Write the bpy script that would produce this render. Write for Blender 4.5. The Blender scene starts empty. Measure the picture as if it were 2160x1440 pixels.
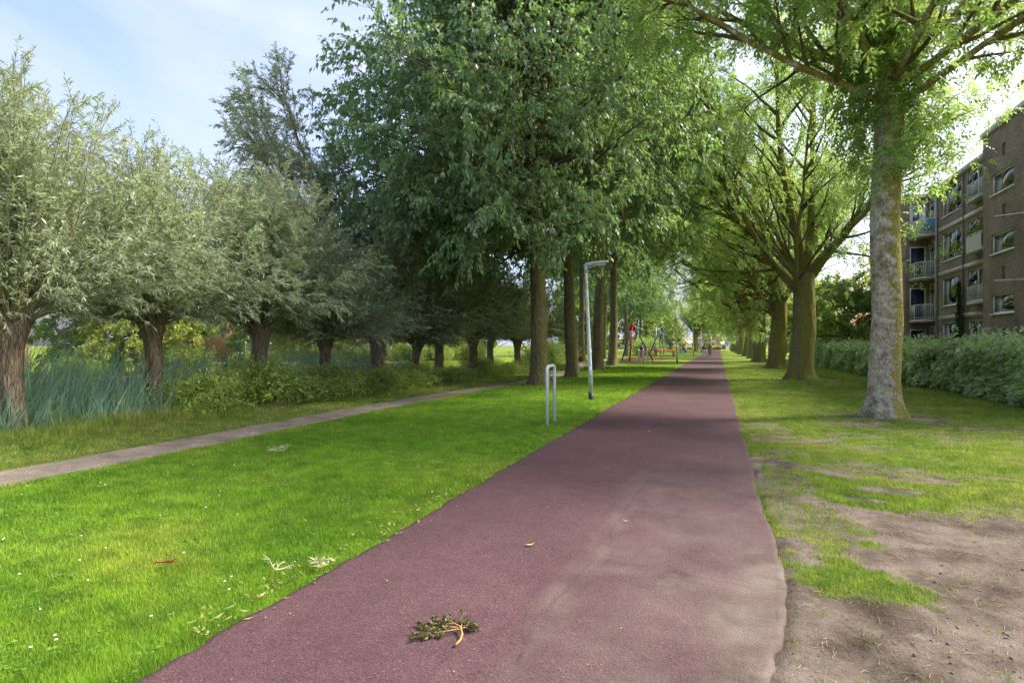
import bpy, math
import numpy as np
from mathutils import Vector

# ------------------------------------------------------------------ camera, sky, sun, exposure
S = bpy.context.scene
COL = S.collection
TH = math.atan(435 / 1200.0)            # the view is turned this far left of the path's direction (+Y)
CAM_H = 1.6
cam_d = bpy.data.cameras.new('camera')
cam = bpy.data.objects.new('camera', cam_d); COL.objects.link(cam)
cam.location = (0, 0, CAM_H); cam.rotation_euler = (math.radians(90), 0, TH)
cam_d.sensor_width = 36; cam_d.lens = 20.0; cam_d.shift_y = 7 / 2160.0
cam_d.clip_start = 0.05; cam_d.clip_end = 3000
S.camera = cam

SUN_EL, SUN_AZ = math.radians(46), math.radians(60)      # azimuth from +Y towards +X
W = bpy.data.worlds.new('World'); S.world = W; W.use_nodes = True
wn, wl = W.node_tree.nodes, W.node_tree.links
wn.clear()
out = wn.new('ShaderNodeOutputWorld'); bg = wn.new('ShaderNodeBackground')
sky = wn.new('ShaderNodeTexSky'); sky.sky_type = 'NISHITA'; sky.sun_disc = False
sky.sun_elevation = SUN_EL; sky.sun_rotation = SUN_AZ
sky.air_density = 0.8; sky.dust_density = 5.0; sky.ozone_density = 1.6
tc = wn.new('ShaderNodeTexCoord'); mp = wn.new('ShaderNodeMapping')
mp.inputs['Scale'].default_value = (1.0, 1.6, 3.6); mp.inputs['Location'].default_value = (0.35, 0.1, 0.2)
mp.inputs['Rotation'].default_value = (0.2, 0.1, 0.5)
nz = wn.new('ShaderNodeTexNoise'); nz.inputs['Scale'].default_value = 1.5; nz.inputs['Detail'].default_value = 5
nz.inputs['Roughness'].default_value = 0.5; nz.inputs['Distortion'].default_value = 0.7
rp = wn.new('ShaderNodeValToRGB'); rp.color_ramp.elements[0].position = 0.40; rp.color_ramp.elements[1].position = 0.70
rp.color_ramp.elements[0].color = (0.14, 0.14, 0.14, 1); rp.color_ramp.elements[1].color = (0.9, 0.9, 0.9, 1)
mx = wn.new('ShaderNodeMix'); mx.data_type = 'RGBA'
mx.inputs[7].default_value = (2.15, 2.3, 3.0, 1)
wl.new(tc.outputs['Generated'], mp.inputs['Vector']); wl.new(mp.outputs['Vector'], nz.inputs['Vector'])
wl.new(nz.outputs['Fac'], rp.inputs['Fac']); wl.new(rp.outputs['Color'], mx.inputs[0])
wl.new(sky.outputs['Color'], mx.inputs[6]); wl.new(mx.outputs[2], bg.inputs['Color'])
bg.inputs['Strength'].default_value = 0.15
wl.new(bg.outputs['Background'], out.inputs['Surface'])

sun_d = bpy.data.lights.new('sun', 'SUN'); sun = bpy.data.objects.new('sun', sun_d); COL.objects.link(sun)
sun_d.energy = 2.9; sun_d.angle = math.radians(8); sun_d.color = (1.0, 0.93, 0.80)
sv = Vector((math.sin(SUN_AZ) * math.cos(SUN_EL), math.cos(SUN_AZ) * math.cos(SUN_EL), math.sin(SUN_EL)))
sun.rotation_euler = (-sv).to_track_quat('-Z', 'Y').to_euler()

S.view_settings.view_transform = 'Standard'; S.view_settings.look = 'None'
S.view_settings.exposure = 1.6; S.view_settings.gamma = 1.0
S.render.engine = 'CYCLES'
S.cycles.max_bounces = 7; S.cycles.diffuse_bounces = 4; S.cycles.transmission_bounces = 5; S.cycles.transparent_max_bounces = 8
S.cycles.use_denoising = True
S.cycles.use_adaptive_sampling = True; S.cycles.adaptive_threshold = 0.025

# ------------------------------------------------------------------ helpers
PI = math.pi

def norm(a):
    return a / np.maximum(np.linalg.norm(a, axis=-1, keepdims=True), 1e-9)

def hash2(ix, iy, seed):
    h = (ix.astype(np.int64) * 374761393 + iy.astype(np.int64) * 668265263 + seed * 982451653) & 0xffffffff
    h = ((h ^ (h >> 13)) * 1274126177) & 0xffffffff
    h = h ^ (h >> 16)
    return (h & 0xffff) / 65535.0

def vnoise(x, y, seed=0):
    x = np.asarray(x, float); y = np.asarray(y, float)
    ix = np.floor(x); iy = np.floor(y); fx = x - ix; fy = y - iy
    fx = fx * fx * (3 - 2 * fx); fy = fy * fy * (3 - 2 * fy)
    a = hash2(ix, iy, seed); b = hash2(ix + 1, iy, seed); c = hash2(ix, iy + 1, seed); d = hash2(ix + 1, iy + 1, seed)
    return (a * (1 - fx) + b * fx) * (1 - fy) + (c * (1 - fx) + d * fx) * fy

def fbm(x, y, seed=0, oct=4):
    s = 0; a = 0.5; t = 0
    for o in range(oct):
        s = s + a * vnoise(x * 2 ** o, y * 2 ** o, seed + o * 17); t += a; a *= 0.5
    return s / t

def sstep(a, b, x):
    t = np.clip((np.asarray(x, float) - a) / (b - a), 0, 1)
    return t * t * (3 - 2 * t)

def make_mesh(name, V, faces, smooth=False):
    """faces: list of integer arrays, each (n,3) or (n,4)"""
    V = np.asarray(V, np.float32)
    faces = [np.asarray(f, np.int32) for f in faces if len(f)]
    me = bpy.data.meshes.new(name)
    me.vertices.add(len(V)); me.vertices.foreach_set('co', V.ravel())
    nl = sum(f.size for f in faces); npoly = sum(len(f) for f in faces)
    me.loops.add(nl); me.polygons.add(npoly)
    me.loops.foreach_set('vertex_index', np.concatenate([f.ravel() for f in faces]))
    tot = np.concatenate([np.full(len(f), f.shape[1], np.int32) for f in faces])
    st = np.concatenate([[0], np.cumsum(tot)[:-1]]).astype(np.int32)
    me.polygons.foreach_set('loop_start', st)
    try:
        me.polygons.foreach_set('loop_total', tot)
    except Exception:
        pass
    if smooth:
        me.polygons.foreach_set('use_smooth', np.ones(npoly, bool))
    me.update(calc_edges=True)
    return me

def world_loc(o):
    v = Vector((0, 0, 0))
    while o is not None:
        v = v + o.location; o = o.parent
    return v

def link(name, me, mat=None, parent=None, world=False):
    o = bpy.data.objects.new(name, me); COL.objects.link(o)
    if mat is not None and me is not None and len(me.materials) == 0:
        me.materials.append(mat)
    if parent is not None:
        o.parent = parent
        if world:
            o.location = -world_loc(parent)
    return o

def tag(o, label, cat, group=None, kind=None):
    if label: o['label'] = label
    if cat: o['category'] = cat
    if group: o['group'] = group
    if kind: o['kind'] = kind
    return o

def thing(name, label, cat, loc=(0, 0, 0), rz=0, group=None, scale=None):
    o = bpy.data.objects.new(name, None); COL.objects.link(o)
    o.location = loc; o.rotation_euler = (0, 0, rz); o.empty_display_size = 0.2
    if scale: o.scale = (scale,) * 3 if not isinstance(scale, tuple) else scale
    return tag(o, label, cat, group)

def copy_part(src, parent):
    c = src.copy(); COL.objects.link(c); c.parent = parent
    for k in list(c.keys()):
        if k in ('label', 'category', 'group'): del c[k]
    for ch in src.children:
        copy_part(ch, c)
    return c

def copy_thing(src, loc, rz, label, group=None, scale=None, skip=()):
    r = src.copy(); COL.objects.link(r); r.location = loc; r.rotation_euler = (0, 0, rz)
    r['label'] = label
    if group: r['group'] = group
    if scale: r.scale = (scale,) * 3 if not isinstance(scale, tuple) else scale
    for ch in src.children:
        copy_part(ch, r)
    return r

class MB:
    """collects simple solids into one mesh"""
    def __init__(s): s.V = []; s.F3 = []; s.F4 = []; s.n = 0
    def add(s, V, F3=(), F4=()):
        V = np.asarray(V, float).reshape(-1, 3); s.V.append(V)
        if len(F3): s.F3.append(np.asarray(F3, int) + s.n)
        if len(F4): s.F4.append(np.asarray(F4, int) + s.n)
        s.n += len(V); return s
    BOXF = [(0, 3, 2, 1), (4, 5, 6, 7), (0, 1, 5, 4), (1, 2, 6, 5), (2, 3, 7, 6), (3, 0, 4, 7)]
    def box(s, x0, x1, y0, y1, z0, z1):
        V = [(x0, y0, z0), (x1, y0, z0), (x1, y1, z0), (x0, y1, z0), (x0, y0, z1), (x1, y0, z1), (x1, y1, z1), (x0, y1, z1)]
        return s.add(V, F4=s.BOXF)
    def obox(s, O, U, N, u0, u1, n0, n1, z0, z1):
        """box in a wall frame: origin O, along U, outward N"""
        O = np.array(O, float); U = np.array(U, float); N = np.array(N, float); Z = np.array([0, 0, 1.0])
        V = [O + U * a + N * b + Z * c for c in (z0, z1) for a, b in ((u0, n0), (u1, n0), (u1, n1), (u0, n1))]
        return s.add(V, F4=s.BOXF)
    def prism(s, pts, z0, z1):
        n = len(pts)
        V = [(x, y, z0) for x, y in pts] + [(x, y, z1) for x, y in pts]
        F4 = [(i, (i + 1) % n, n + (i + 1) % n, n + i) for i in range(n)]
        F3 = [(0, i + 1, i) for i in range(1, n - 1)] + [(n, n + i, n + i + 1) for i in range(1, n - 1)]
        return s.add(V, F3, F4)
    def tube(s, pts, r, k=8, cap=True):
        P = np.asarray(pts, float); n = len(P)
        R = np.full(n, r, float) if np.isscalar(r) else np.asarray(r, float)
        V, F = tube_arrays(P[None], R[None], k)
        s.add(V, F4=F)
        if cap:
            c0 = s.n; s.add([P[0], P[-1]])
            b = c0 - n * k
            s.F3.append(np.array([(c0, b + (j + 1) % k, b + j) for j in range(k)] +
                                 [(c0 + 1, b + (n - 1) * k + j, b + (n - 1) * k + (j + 1) % k) for j in range(k)]))
        return s
    def ball(s, c, rad, nu=10, nv=7):
        rad = np.array(rad if not np.isscalar(rad) else (rad,) * 3, float)
        V = []
        for i in range(nv + 1):
            p = PI * i / nv
            for j in range(nu):
                a = 2 * PI * j / nu
                V.append(np.array(c) + rad * np.array([math.sin(p) * math.cos(a), math.sin(p) * math.sin(a), math.cos(p)]))
        F = [(i * nu + j, (i + 1) * nu + j, (i + 1) * nu + (j + 1) % nu, i * nu + (j + 1) % nu) for i in range(nv) for j in range(nu)]
        return s.add(V, F4=F)
    def arrays(s):
        V = np.concatenate(s.V)
        return V, ([np.concatenate(s.F3)] if s.F3 else []) + ([np.concatenate(s.F4)] if s.F4 else [])
    def build(s, name, mat, parent=None, world=False, smooth=False):
        V, F = s.arrays()
        return link(name, make_mesh(name, V, F, smooth), mat, parent, world)

def tube_arrays(P, R, k):
    """P [n,m,3] polylines, R [n,m] radii -> verts, quads"""
    n, m, _ = P.shape
    T = np.gradient(P, axis=1); T = norm(T)
    ref = np.zeros((n, 1, 3)); md = np.abs(norm(P[:, -1] - P[:, 0]))
    ax = np.argmin(md, axis=1); ref[np.arange(n), 0, ax] = 1
    A = norm(np.cross(T, np.broadcast_to(ref, T.shape))); B = np.cross(T, A)
    ph = np.arange(k) * 2 * PI / k
    V = P[:, :, None, :] + R[:, :, None, None] * (A[:, :, None, :] * np.cos(ph)[None, None, :, None] + B[:, :, None, :] * np.sin(ph)[None, None, :, None])
    idx = np.arange(n * m * k).reshape(n, m, k)
    a = idx[:, :-1, :]; b = np.roll(a, -1, axis=2); d = idx[:, 1:, :]; c = np.roll(d, -1, axis=2)
    F = np.stack([a, b, c, d], axis=-1).reshape(-1, 4)
    return V.reshape(-1, 3), F

def join_arrays(parts):
    Vs, Fs, n = [], [], 0
    for V, F in parts:
        Vs.append(V); Fs.append(F + n); n += len(V)
    return np.concatenate(Vs), np.concatenate(Fs)

# ------------------------------------------------------------------ materials
def mat_new(name):
    m = bpy.data.materials.new(name); m.use_nodes = True
    nt = m.node_tree; nt.nodes.clear()
    o = nt.nodes.new('ShaderNodeOutputMaterial')
    return m, nt, nt.nodes, nt.links, o

def N(nodes, t, **kw):
    n = nodes.new('ShaderNode' + t)
    for k, v in kw.items():
        if k in n.inputs: n.inputs[k].default_value = v
        else: setattr(n, k, v)
    return n

def ramp(nodes, stops):
    r = nodes.new('ShaderNodeValToRGB'); e = r.color_ramp.elements
    while len(e) < len(stops): e.new(0.5)
    for i, (p, c) in enumerate(stops):
        e[i].position = p; e[i].color = tuple(c) + (1,) if len(c) == 3 else c
    return r

def mixc(nodes, links, fac, a, b, blend='MIX'):
    m = nodes.new('ShaderNodeMix'); m.data_type = 'RGBA'; m.blend_type = blend
    for sock, v in ((0, fac), (6, a), (7, b)):
        if hasattr(v, 'is_output') or isinstance(v, bpy.types.NodeSocket): links.new(v, m.inputs[sock])
        elif sock == 0: m.inputs[0].default_value = v
        else: m.inputs[sock].default_value = tuple(v) + (1,) if len(v) == 3 else v
    return m.outputs[2]

def math_n(nodes, links, op, a, b=None, clamp=False):
    m = nodes.new('ShaderNodeMath'); m.operation = op; m.use_clamp = clamp
    for i, v in enumerate((a, b)):
        if v is None: continue
        if isinstance(v, bpy.types.NodeSocket): links.new(v, m.inputs[i])
        else: m.inputs[i].default_value = v
    return m.outputs[0]

def plain(name, col, rough=0.6, metal=0.0, noise=0.12, nscale=6.0, bump=0.0, spec=0.4):
    m, nt, n, l, o = mat_new(name)
    b = N(n, 'BsdfPrincipled'); b.inputs['Roughness'].default_value = rough; b.inputs['Metallic'].default_value = metal
    b.inputs['Specular IOR Level'].default_value = spec
    t = N(n, 'TexCoord'); z = N(n, 'TexNoise', Scale=nscale, Detail=5.0)
    l.new(t.outputs['Object'], z.inputs['Vector'])
    c = np.array(col)
    r = ramp(n, [(0.3, tuple(c * (1 - noise))), (0.7, tuple(np.minimum(c * (1 + noise), 1)))])
    l.new(z.outputs['Fac'], r.inputs['Fac']); l.new(r.outputs['Color'], b.inputs['Base Color'])
    if bump:
        bp = N(n, 'Bump', Strength=bump, Distance=0.01); l.new(z.outputs['Fac'], bp.inputs['Height']); l.new(bp.outputs['Normal'], b.inputs['Normal'])
    l.new(b.outputs['BSDF'], o.inputs['Surface'])
    return m

def leaf_mat(name, cols, trans_col, trans=0.35, rough=0.45, under=None, spec=0.35, clump=0.25):
    """leaf colour varies leaf by leaf and clump by clump; the underside may be paler"""
    cols = [tuple(np.array(c_) * 1.25) for c_ in cols]; trans_col = tuple(np.array(trans_col) * 1.22)
    if under is not None: under = tuple(np.array(under) * 1.2)
    m, nt, n, l, o = mat_new(name)
    g = N(n, 'NewGeometry'); k = len(cols)
    r = ramp(n, [(i / max(1, k - 1), c) for i, c in enumerate(cols)])
    l.new(g.outputs['Random Per Island'], r.inputs['Fac'])
    t = N(n, 'TexCoord'); z = N(n, 'TexNoise', Scale=0.45, Detail=2.0); l.new(t.outputs['Object'], z.inputs['Vector'])
    br = ramp(n, [(0.3, (1 - clump,) * 3), (0.7, (1 + clump, 1 + clump, 1 + clump * 0.6))])
    l.new(z.outputs['Fac'], br.inputs['Fac'])
    c = mixc(n, l, 1.0, r.outputs['Color'], br.outputs['Color'], 'MULTIPLY')
    if under is not None:
        c = mixc(n, l, math_n(n, l, 'MULTIPLY', g.outputs['Backfacing'], 0.8), c, under)
    b = N(n, 'BsdfPrincipled'); b.inputs['Roughness'].default_value = rough; b.inputs['Specular IOR Level'].default_value = spec
    l.new(c, b.inputs['Base Color'])
    tr = N(n, 'BsdfTranslucent')
    tcn = mixc(n, l, 1.0, trans_col, br.outputs['Color'], 'MULTIPLY'); l.new(tcn, tr.inputs['Color'])
    ms = N(n, 'MixShader'); ms.inputs[0].default_value = trans
    l.new(b.outputs['BSDF'], ms.inputs[1]); l.new(tr.outputs['BSDF'], ms.inputs[2]); l.new(ms.outputs[0], o.inputs['Surface'])
    return m

def bark_mat(name, c_dark, c_light, moss=None, moss_dir=(0.8, -0.3, 0.1), moss_amt=0.5, lichen=None, zs=0.22, scale=14.0, bump=0.7, rise=0.0):
    c_dark = tuple(np.array(c_dark) * 1.2); c_light = tuple(np.array(c_light) * 1.2)
    m, nt, n, l, o = mat_new(name)
    t = N(n, 'TexCoord'); mp = N(n, 'Mapping'); mp.inputs['Scale'].default_value = (1, 1, zs)
    l.new(t.outputs['Object'], mp.inputs['Vector'])
    z1 = N(n, 'TexNoise', Scale=scale, Detail=6.0, Roughness=0.65); l.new(mp.outputs['Vector'], z1.inputs['Vector'])
    v = N(n, 'TexVoronoi', Scale=scale * 1.3); v.feature = 'DISTANCE_TO_EDGE'; l.new(mp.outputs['Vector'], v.inputs['Vector'])
    z2 = N(n, 'TexNoise', Scale=2.2, Detail=5.0, Roughness=0.6); l.new(t.outputs['Object'], z2.inputs['Vector'])
    r1 = ramp(n, [(0.28, c_dark), (0.72, c_light)]); l.new(z1.outputs['Fac'], r1.inputs['Fac'])
    rv = ramp(n, [(0.0, (0.45,) * 3), (0.16, (1,) * 3)]); l.new(v.outputs['Distance'], rv.inputs['Fac'])
    c = mixc(n, l, 0.8, r1.outputs['Color'], rv.outputs['Color'], 'MULTIPLY')
    r2 = ramp(n, [(0.3, (0.7, 0.7, 0.7)), (0.7, (1.25, 1.2, 1.1))]); l.new(z2.outputs['Fac'], r2.inputs['Fac'])
    c = mixc(n, l, 1.0, c, r2.outputs['Color'], 'MULTIPLY')
    if lichen is not None:
        z3 = N(n, 'TexNoise', Scale=3.6, Detail=12.0, Roughness=0.8); l.new(t.outputs['Object'], z3.inputs['Vector'])
        r3 = ramp(n, [(0.42, (0,) * 3), (0.60, (1,) * 3)]); l.new(z3.outputs['Fac'], r3.inputs['Fac'])
        z4 = N(n, 'TexNoise', Scale=26.0, Detail=6.0); l.new(t.outputs['Object'], z4.inputs['Vector'])
        r4 = ramp(n, [(0.3, tuple(np.array(lichen) * 0.62)), (0.68, lichen)]); l.new(z4.outputs['Fac'], r4.inputs['Fac'])
        c = mixc(n, l, r3.outputs['Color'], c, r4.outputs['Color'])
        vo = N(n, 'TexVoronoi', Scale=3.2); l.new(t.outputs['Object'], vo.inputs['Vector'])
        ro = ramp(n, [(0.10, (1,) * 3), (0.14, (0,) * 3)]); l.new(vo.outputs['Distance'], ro.inputs['Fac'])
        c = mixc(n, l, math_n(n, l, 'MULTIPLY', ro.outputs['Color'], 0.75), c, (0.50, 0.52, 0.44))
    if moss is not None:
        g = N(n, 'NewGeometry'); dp = N(n, 'VectorMath'); dp.operation = 'DOT_PRODUCT'
        l.new(g.outputs['Normal'], dp.inputs[0]); dp.inputs[1].default_value = moss_dir
        zz = N(n, 'TexNoise', Scale=3.5, Detail=7.0, Roughness=0.65); l.new(t.outputs['Object'], zz.inputs['Vector'])
        s = math_n(n, l, 'ADD', math_n(n, l, 'MULTIPLY', dp.outputs['Value'], 0.34), math_n(n, l, 'ADD', math_n(n, l, 'MULTIPLY', math_n(n, l, 'SUBTRACT', zz.outputs['Fac'], 0.5), 1.9), 0.5))
        if rise:
            sp_ = N(n, 'SeparateXYZ'); l.new(t.outputs['Object'], sp_.inputs[0]); s = math_n(n, l, 'ADD', s, math_n(n, l, 'MULTIPLY', sp_.outputs['Z'], rise))
        rm = ramp(n, [(0.78 - moss_amt * 0.5, (0,) * 3), (0.95 - moss_amt * 0.5, (1,) * 3)]); l.new(s, rm.inputs['Fac'])
        zc = N(n, 'TexNoise', Scale=30.0, Detail=4.0); l.new(t.outputs['Object'], zc.inputs['Vector'])
        rc = ramp(n, [(0.3, tuple(np.array(moss) * 0.35)), (0.7, moss)]); l.new(zc.outputs['Fac'], rc.inputs['Fac'])
        c = mixc(n, l, math_n(n, l, 'MULTIPLY', rm.outputs['Color'], 0.9), c, rc.outputs['Color'])
    b = N(n, 'BsdfPrincipled'); b.inputs['Roughness'].default_value = 0.9; b.inputs['Specular IOR Level'].default_value = 0.15
    l.new(c, b.inputs['Base Color'])
    h = math_n(n, l, 'ADD', math_n(n, l, 'MULTIPLY', rv.outputs['Color'], 0.6), z1.outputs['Fac'])
    bp = N(n, 'Bump', Strength=bump, Distance=0.045); l.new(h, bp.inputs['Height']); l.new(bp.outputs['Normal'], b.inputs['Normal'])
    l.new(b.outputs['BSDF'], o.inputs['Surface'])
    return m

M = {}
M['elm_leaf'] = leaf_mat('elm_leaf', [(0.045, 0.105, 0.05), (0.065, 0.14, 0.06), (0.09, 0.175, 0.07), (0.16, 0.225, 0.07)], (0.26, 0.42, 0.09), 0.36, 0.45, under=(0.15, 0.22, 0.14), spec=0.38)
M['ash_leaf'] = leaf_mat('ash_leaf', [(0.06, 0.125, 0.045), (0.09, 0.17, 0.05), (0.125, 0.215, 0.06), (0.19, 0.26, 0.075)], (0.38, 0.54, 0.12), 0.46, 0.40, under=(0.14, 0.21, 0.09))
M['willow_leaf'] = leaf_mat('willow_leaf', [(0.115, 0.15, 0.085), (0.16, 0.20, 0.115), (0.20, 0.25, 0.15), (0.25, 0.29, 0.15)], (0.36, 0.44, 0.20), 0.38, 0.38, under=(0.36, 0.40, 0.30), spec=0.5)
M['far_leaf'] = leaf_mat('far_leaf', [(0.07, 0.13, 0.04), (0.11, 0.18, 0.05), (0.16, 0.23, 0.06)], (0.36, 0.48, 0.09), 0.40, 0.5)
M['yellow_leaf'] = leaf_mat('yellow_leaf', [(0.16, 0.22, 0.05), (0.26, 0.30, 0.06), (0.36, 0.36, 0.07)], (0.45, 0.5, 0.08), 0.35, 0.5)
M['hedge_leaf'] = leaf_mat('hedge_leaf', [(0.10, 0.19, 0.06), (0.15, 0.26, 0.08), (0.24, 0.35, 0.13), (0.50, 0.56, 0.36)], (0.4, 0.56, 0.14), 0.36, 0.36, under=(0.38, 0.44, 0.30), spec=0.55)
M['shrub_leaf'] = leaf_mat('shrub_leaf', [(0.15, 0.21, 0.06), (0.20, 0.28, 0.075), (0.29, 0.36, 0.11)], (0.50, 0.62, 0.15), 0.42, 0.45)
M['reed_leaf'] = leaf_mat('reed_leaf', [(0.10, 0.18, 0.15), (0.14, 0.24, 0.21), (0.16, 0.28, 0.16), (0.28, 0.34, 0.15)], (0.28, 0.42, 0.26), 0.3, 0.33)
M['elm_bark'] = bark_mat('elm_bark', (0.12, 0.10, 0.07), (0.32, 0.26, 0.18), moss=(0.28, 0.26, 0.08), moss_dir=(0.9, -0.3, 0), moss_amt=0.35, zs=0.12, scale=16, bump=0.9)
M['ash_bark'] = bark_mat('ash_bark', (0.10, 0.085, 0.05), (0.28, 0.24, 0.16), moss=(0.33, 0.31, 0.05), moss_dir=(0.6, -0.5, 0.2), moss_amt=0.62, lichen=(0.32, 0.30, 0.23), zs=0.3, scale=14, bump=0.7)
M['ash_bark_pale'] = bark_mat('ash_bark_pale', (0.13, 0.10, 0.06), (0.34, 0.29, 0.22), moss=(0.30, 0.27, 0.04), moss_dir=(1.0, -0.1, 0.0), moss_amt=0.34, lichen=(0.70, 0.63, 0.51), zs=0.5, scale=12, bump=0.8, rise=0.035)
M['willow_bark'] = bark_mat('willow_bark', (0.09, 0.068, 0.05), (0.31, 0.24, 0.18), zs=0.16, scale=18, bump=1.0)
M['willow_twig'] = plain('willow_twig', (0.20, 0.19, 0.10), 0.8, noise=0.3)
M['twig'] = plain('twig', (0.11, 0.09, 0.05), 0.85, noise=0.3)
M['ash_twig'] = bark_mat('ash_twig', (0.07, 0.06, 0.03), (0.18, 0.16, 0.08), moss=(0.22, 0.22, 0.04), moss_dir=(0.2, -0.2, 0.8), moss_amt=0.55, zs=0.4, scale=16, bump=0.4)

# ------------------------------------------------------------------ ground
PATH_L, PATH_R = -2.60, 0.43

def path_right(y):
    y = np.asarray(y, float)
    return PATH_R - 0.26 * sstep(4.3, 2.2, y) + 0.06 * (fbm(y * 1.7, 0.3, 5) - 0.5) + 0.03 * (vnoise(y * 9, 1.0, 8) - 0.5)

def path_left(y):
    y = np.asarray(y, float)
    return PATH_L + 0.07 * (fbm(y * 1.5, 4.3, 9) - 0.5) + 0.04 * (vnoise(y * 8, 2.0, 11) - 0.5)

def foot_c(y):          # centre line of the gravel footpath
    y = np.asarray(y, float)
    return -8.2 + 0.12 * np.sin(y * 0.35) + 0.25 * sstep(18, 27, y) - 3.6 * sstep(27, 52, y) ** 1.2

def foot_hw(y):
    return 0.54 + 0.10 * (fbm(np.asarray(y, float) * 1.3, 7.7, 21) - 0.5)

def bare_mask(x, y):
    """0 turf .. 1 bare soil, on the worn ground right of the path"""
    x = np.asarray(x, float); y = np.asarray(y, float)
    n = fbm(x * 1.6, y * 1.6, 31) - 0.5; n2 = fbm(x * 5, y * 5, 37) - 0.5
    m = sstep(6.75, 6.05, y + n * 1.4 + n2 * 1.0) * sstep(-0.14, -0.04, x - path_right(y))
    cl1 = 1 - sstep(0.45, 1.15, np.hypot((x - 0.70 - (5.7 - y) * 0.10) / 0.45, (y - 5.55) / 0.85) + n * 1.3 + n2 * 1.3)
    cl2 = 1 - sstep(0.35, 1.2, np.hypot((x - 0.76 - (4.4 - y) * 0.25) / 0.45, (y - 4.35) / 0.45) + n * 1.6 + n2 * 1.6)
    m = m * (1 - 0.92 * cl1) * (1 - 0.72 * cl2)
    def spot(cx, cy, rx, ry, rot=0.0):
        c, s_ = math.cos(rot), math.sin(rot); dx, dy = x - cx, y - cy
        u, v = (dx * c + dy * s_) / rx, (-dx * s_ + dy * c) / ry
        return 1 - sstep(0.55, 1.05, np.hypot(u, v) + n * 1.0 + n2 * 0.8)
    wz = (x > -10) & (x < 6.5) & (y < 62)
    if not np.any(wz): return np.clip(m, 0, 1)
    for a in ((1.0, 8.25, 0.95, 0.25, -0.75), (1.75, 7.25, 0.5, 0.18, 0.1), (2.35, 7.9, 0.45, 0.15, 0.1), (3.0, 8.3, 0.4, 0.12, 0.1), (1.35, 6.75, 0.45, 0.16, -0.2),
              (0.45, 7.6, 0.10, 1.2, 0), (3.5, 14.7, 1.7, 0.9, 0.2), (2.6, 13.2, 0.9, 0.35, 0.3), (4.6, 13.3, 1.0, 0.3, -0.1), (3.6, 29.2, 1.8, 1.1, 0), (3.7, 42.4, 1.8, 1.4, 0), (3.8, 57, 1.8, 1.4, 0),
              (-6.7, 21.6, 0.9, 0.7, 0), (-6.8, 27.5, 1.0, 0.7, 0), (-7.2, 35.9, 1.2, 0.9, 0), (-7.8, 44.6, 1.4, 0.9, 0)):
        m = np.maximum(m, 0.85 * spot(*a))
    thin = 0.55 * sstep(0.42, 0.62, fbm(x * 1.3 + 7, y * 1.3, 57)) * sstep(-0.1, 0.1, x - path_right(y)) * sstep(17, 11, y) * sstep(7, 5, x)
    m = np.maximum(m, thin)
    return np.clip(m, 0, 1)

def ground_z(x, y):
    x = np.asarray(x, float); y = np.asarray(y, float)
    z = 0.035 * (fbm(x * 0.35, y * 0.35, 41) - 0.5) + 0.012 * (fbm(x * 2.2, y * 2.2, 43) - 0.5)
    near = sstep(-2.9, -2.65, x) * sstep(0.95, 0.55, x)
    z = z * (1 - near) - 0.012 * near * sstep(1.0, 0.5, x)
    pr = path_right(y)
    d = x - pr                                    # soil laps over the edge of the path
    z = np.where((d > -0.02) & (x < 1.2) & (y < 8), np.maximum(z, -0.002 + 0.026 * sstep(-0.02, 0.05, d)), z)
    z = np.where((x > -2.75) & (d < -0.02) & (x > path_left(y) + 0.02), -0.03, z)
    bm = bare_mask(x, y)
    z = z + bm * (0.055 * (fbm(x * 4.5, y * 4.5, 51) - 0.5) + 0.040 * (fbm(x * 12, y * 12, 53) - 0.5)) * sstep(0.05, 0.45, d) * (x > 0)
    # bank of the pond on the left, and its far shore
    bank = sstep(-12.4, -14.6, x) * sstep(-25.6, -24.6, x)
    bank *= sstep(95, 80, y)
    z = z - 1.3 * bank
    # footpath lies in a shallow trough
    f = sstep(0.62, 0.5, np.abs(x - foot_c(y)))
    z = z * (1 - f) - 0.02 * f
    return z

def axis(parts):
    return np.unique(np.concatenate([np.arange(a, b, s) for a, b, s in parts]).round(4))

gx = axis([(-900, -60, 60), (-60, -26, 2.0), (-26, -13, 0.5), (-13, -2.9, 0.18), (-2.9, -2.3, 0.04), (-2.3, -0.3, 0.25), (-0.3, 3.2, 0.05), (3.2, 9, 0.16), (9, 30, 1.5), (30, 90, 6), (90, 901, 60)])
gy = axis([(-300, -20, 40), (-20, 1.5, 1.2), (1.5, 8.6, 0.055), (8.6, 18, 0.16), (18, 60, 0.5), (60, 200, 4), (200, 1301, 60)])
GX, GY = np.meshgrid(gx, gy, indexing='ij')
GZ = ground_z(GX, GY)
idx = np.arange(GX.size).reshape(GX.shape)
GF = np.stack([idx[:-1, :-1], idx[1:, :-1], idx[1:, 1:], idx[:-1, 1:]], -1).reshape(-1, 4)
me = make_mesh('ground', np.stack([GX, GY, GZ], -1).reshape(-1, 3), [GF], True)
at_ = me.attributes.new('bare', 'FLOAT', 'POINT'); at_.data.foreach_set('value', bare_mask(GX, GY).ravel().astype(np.float32))

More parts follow.
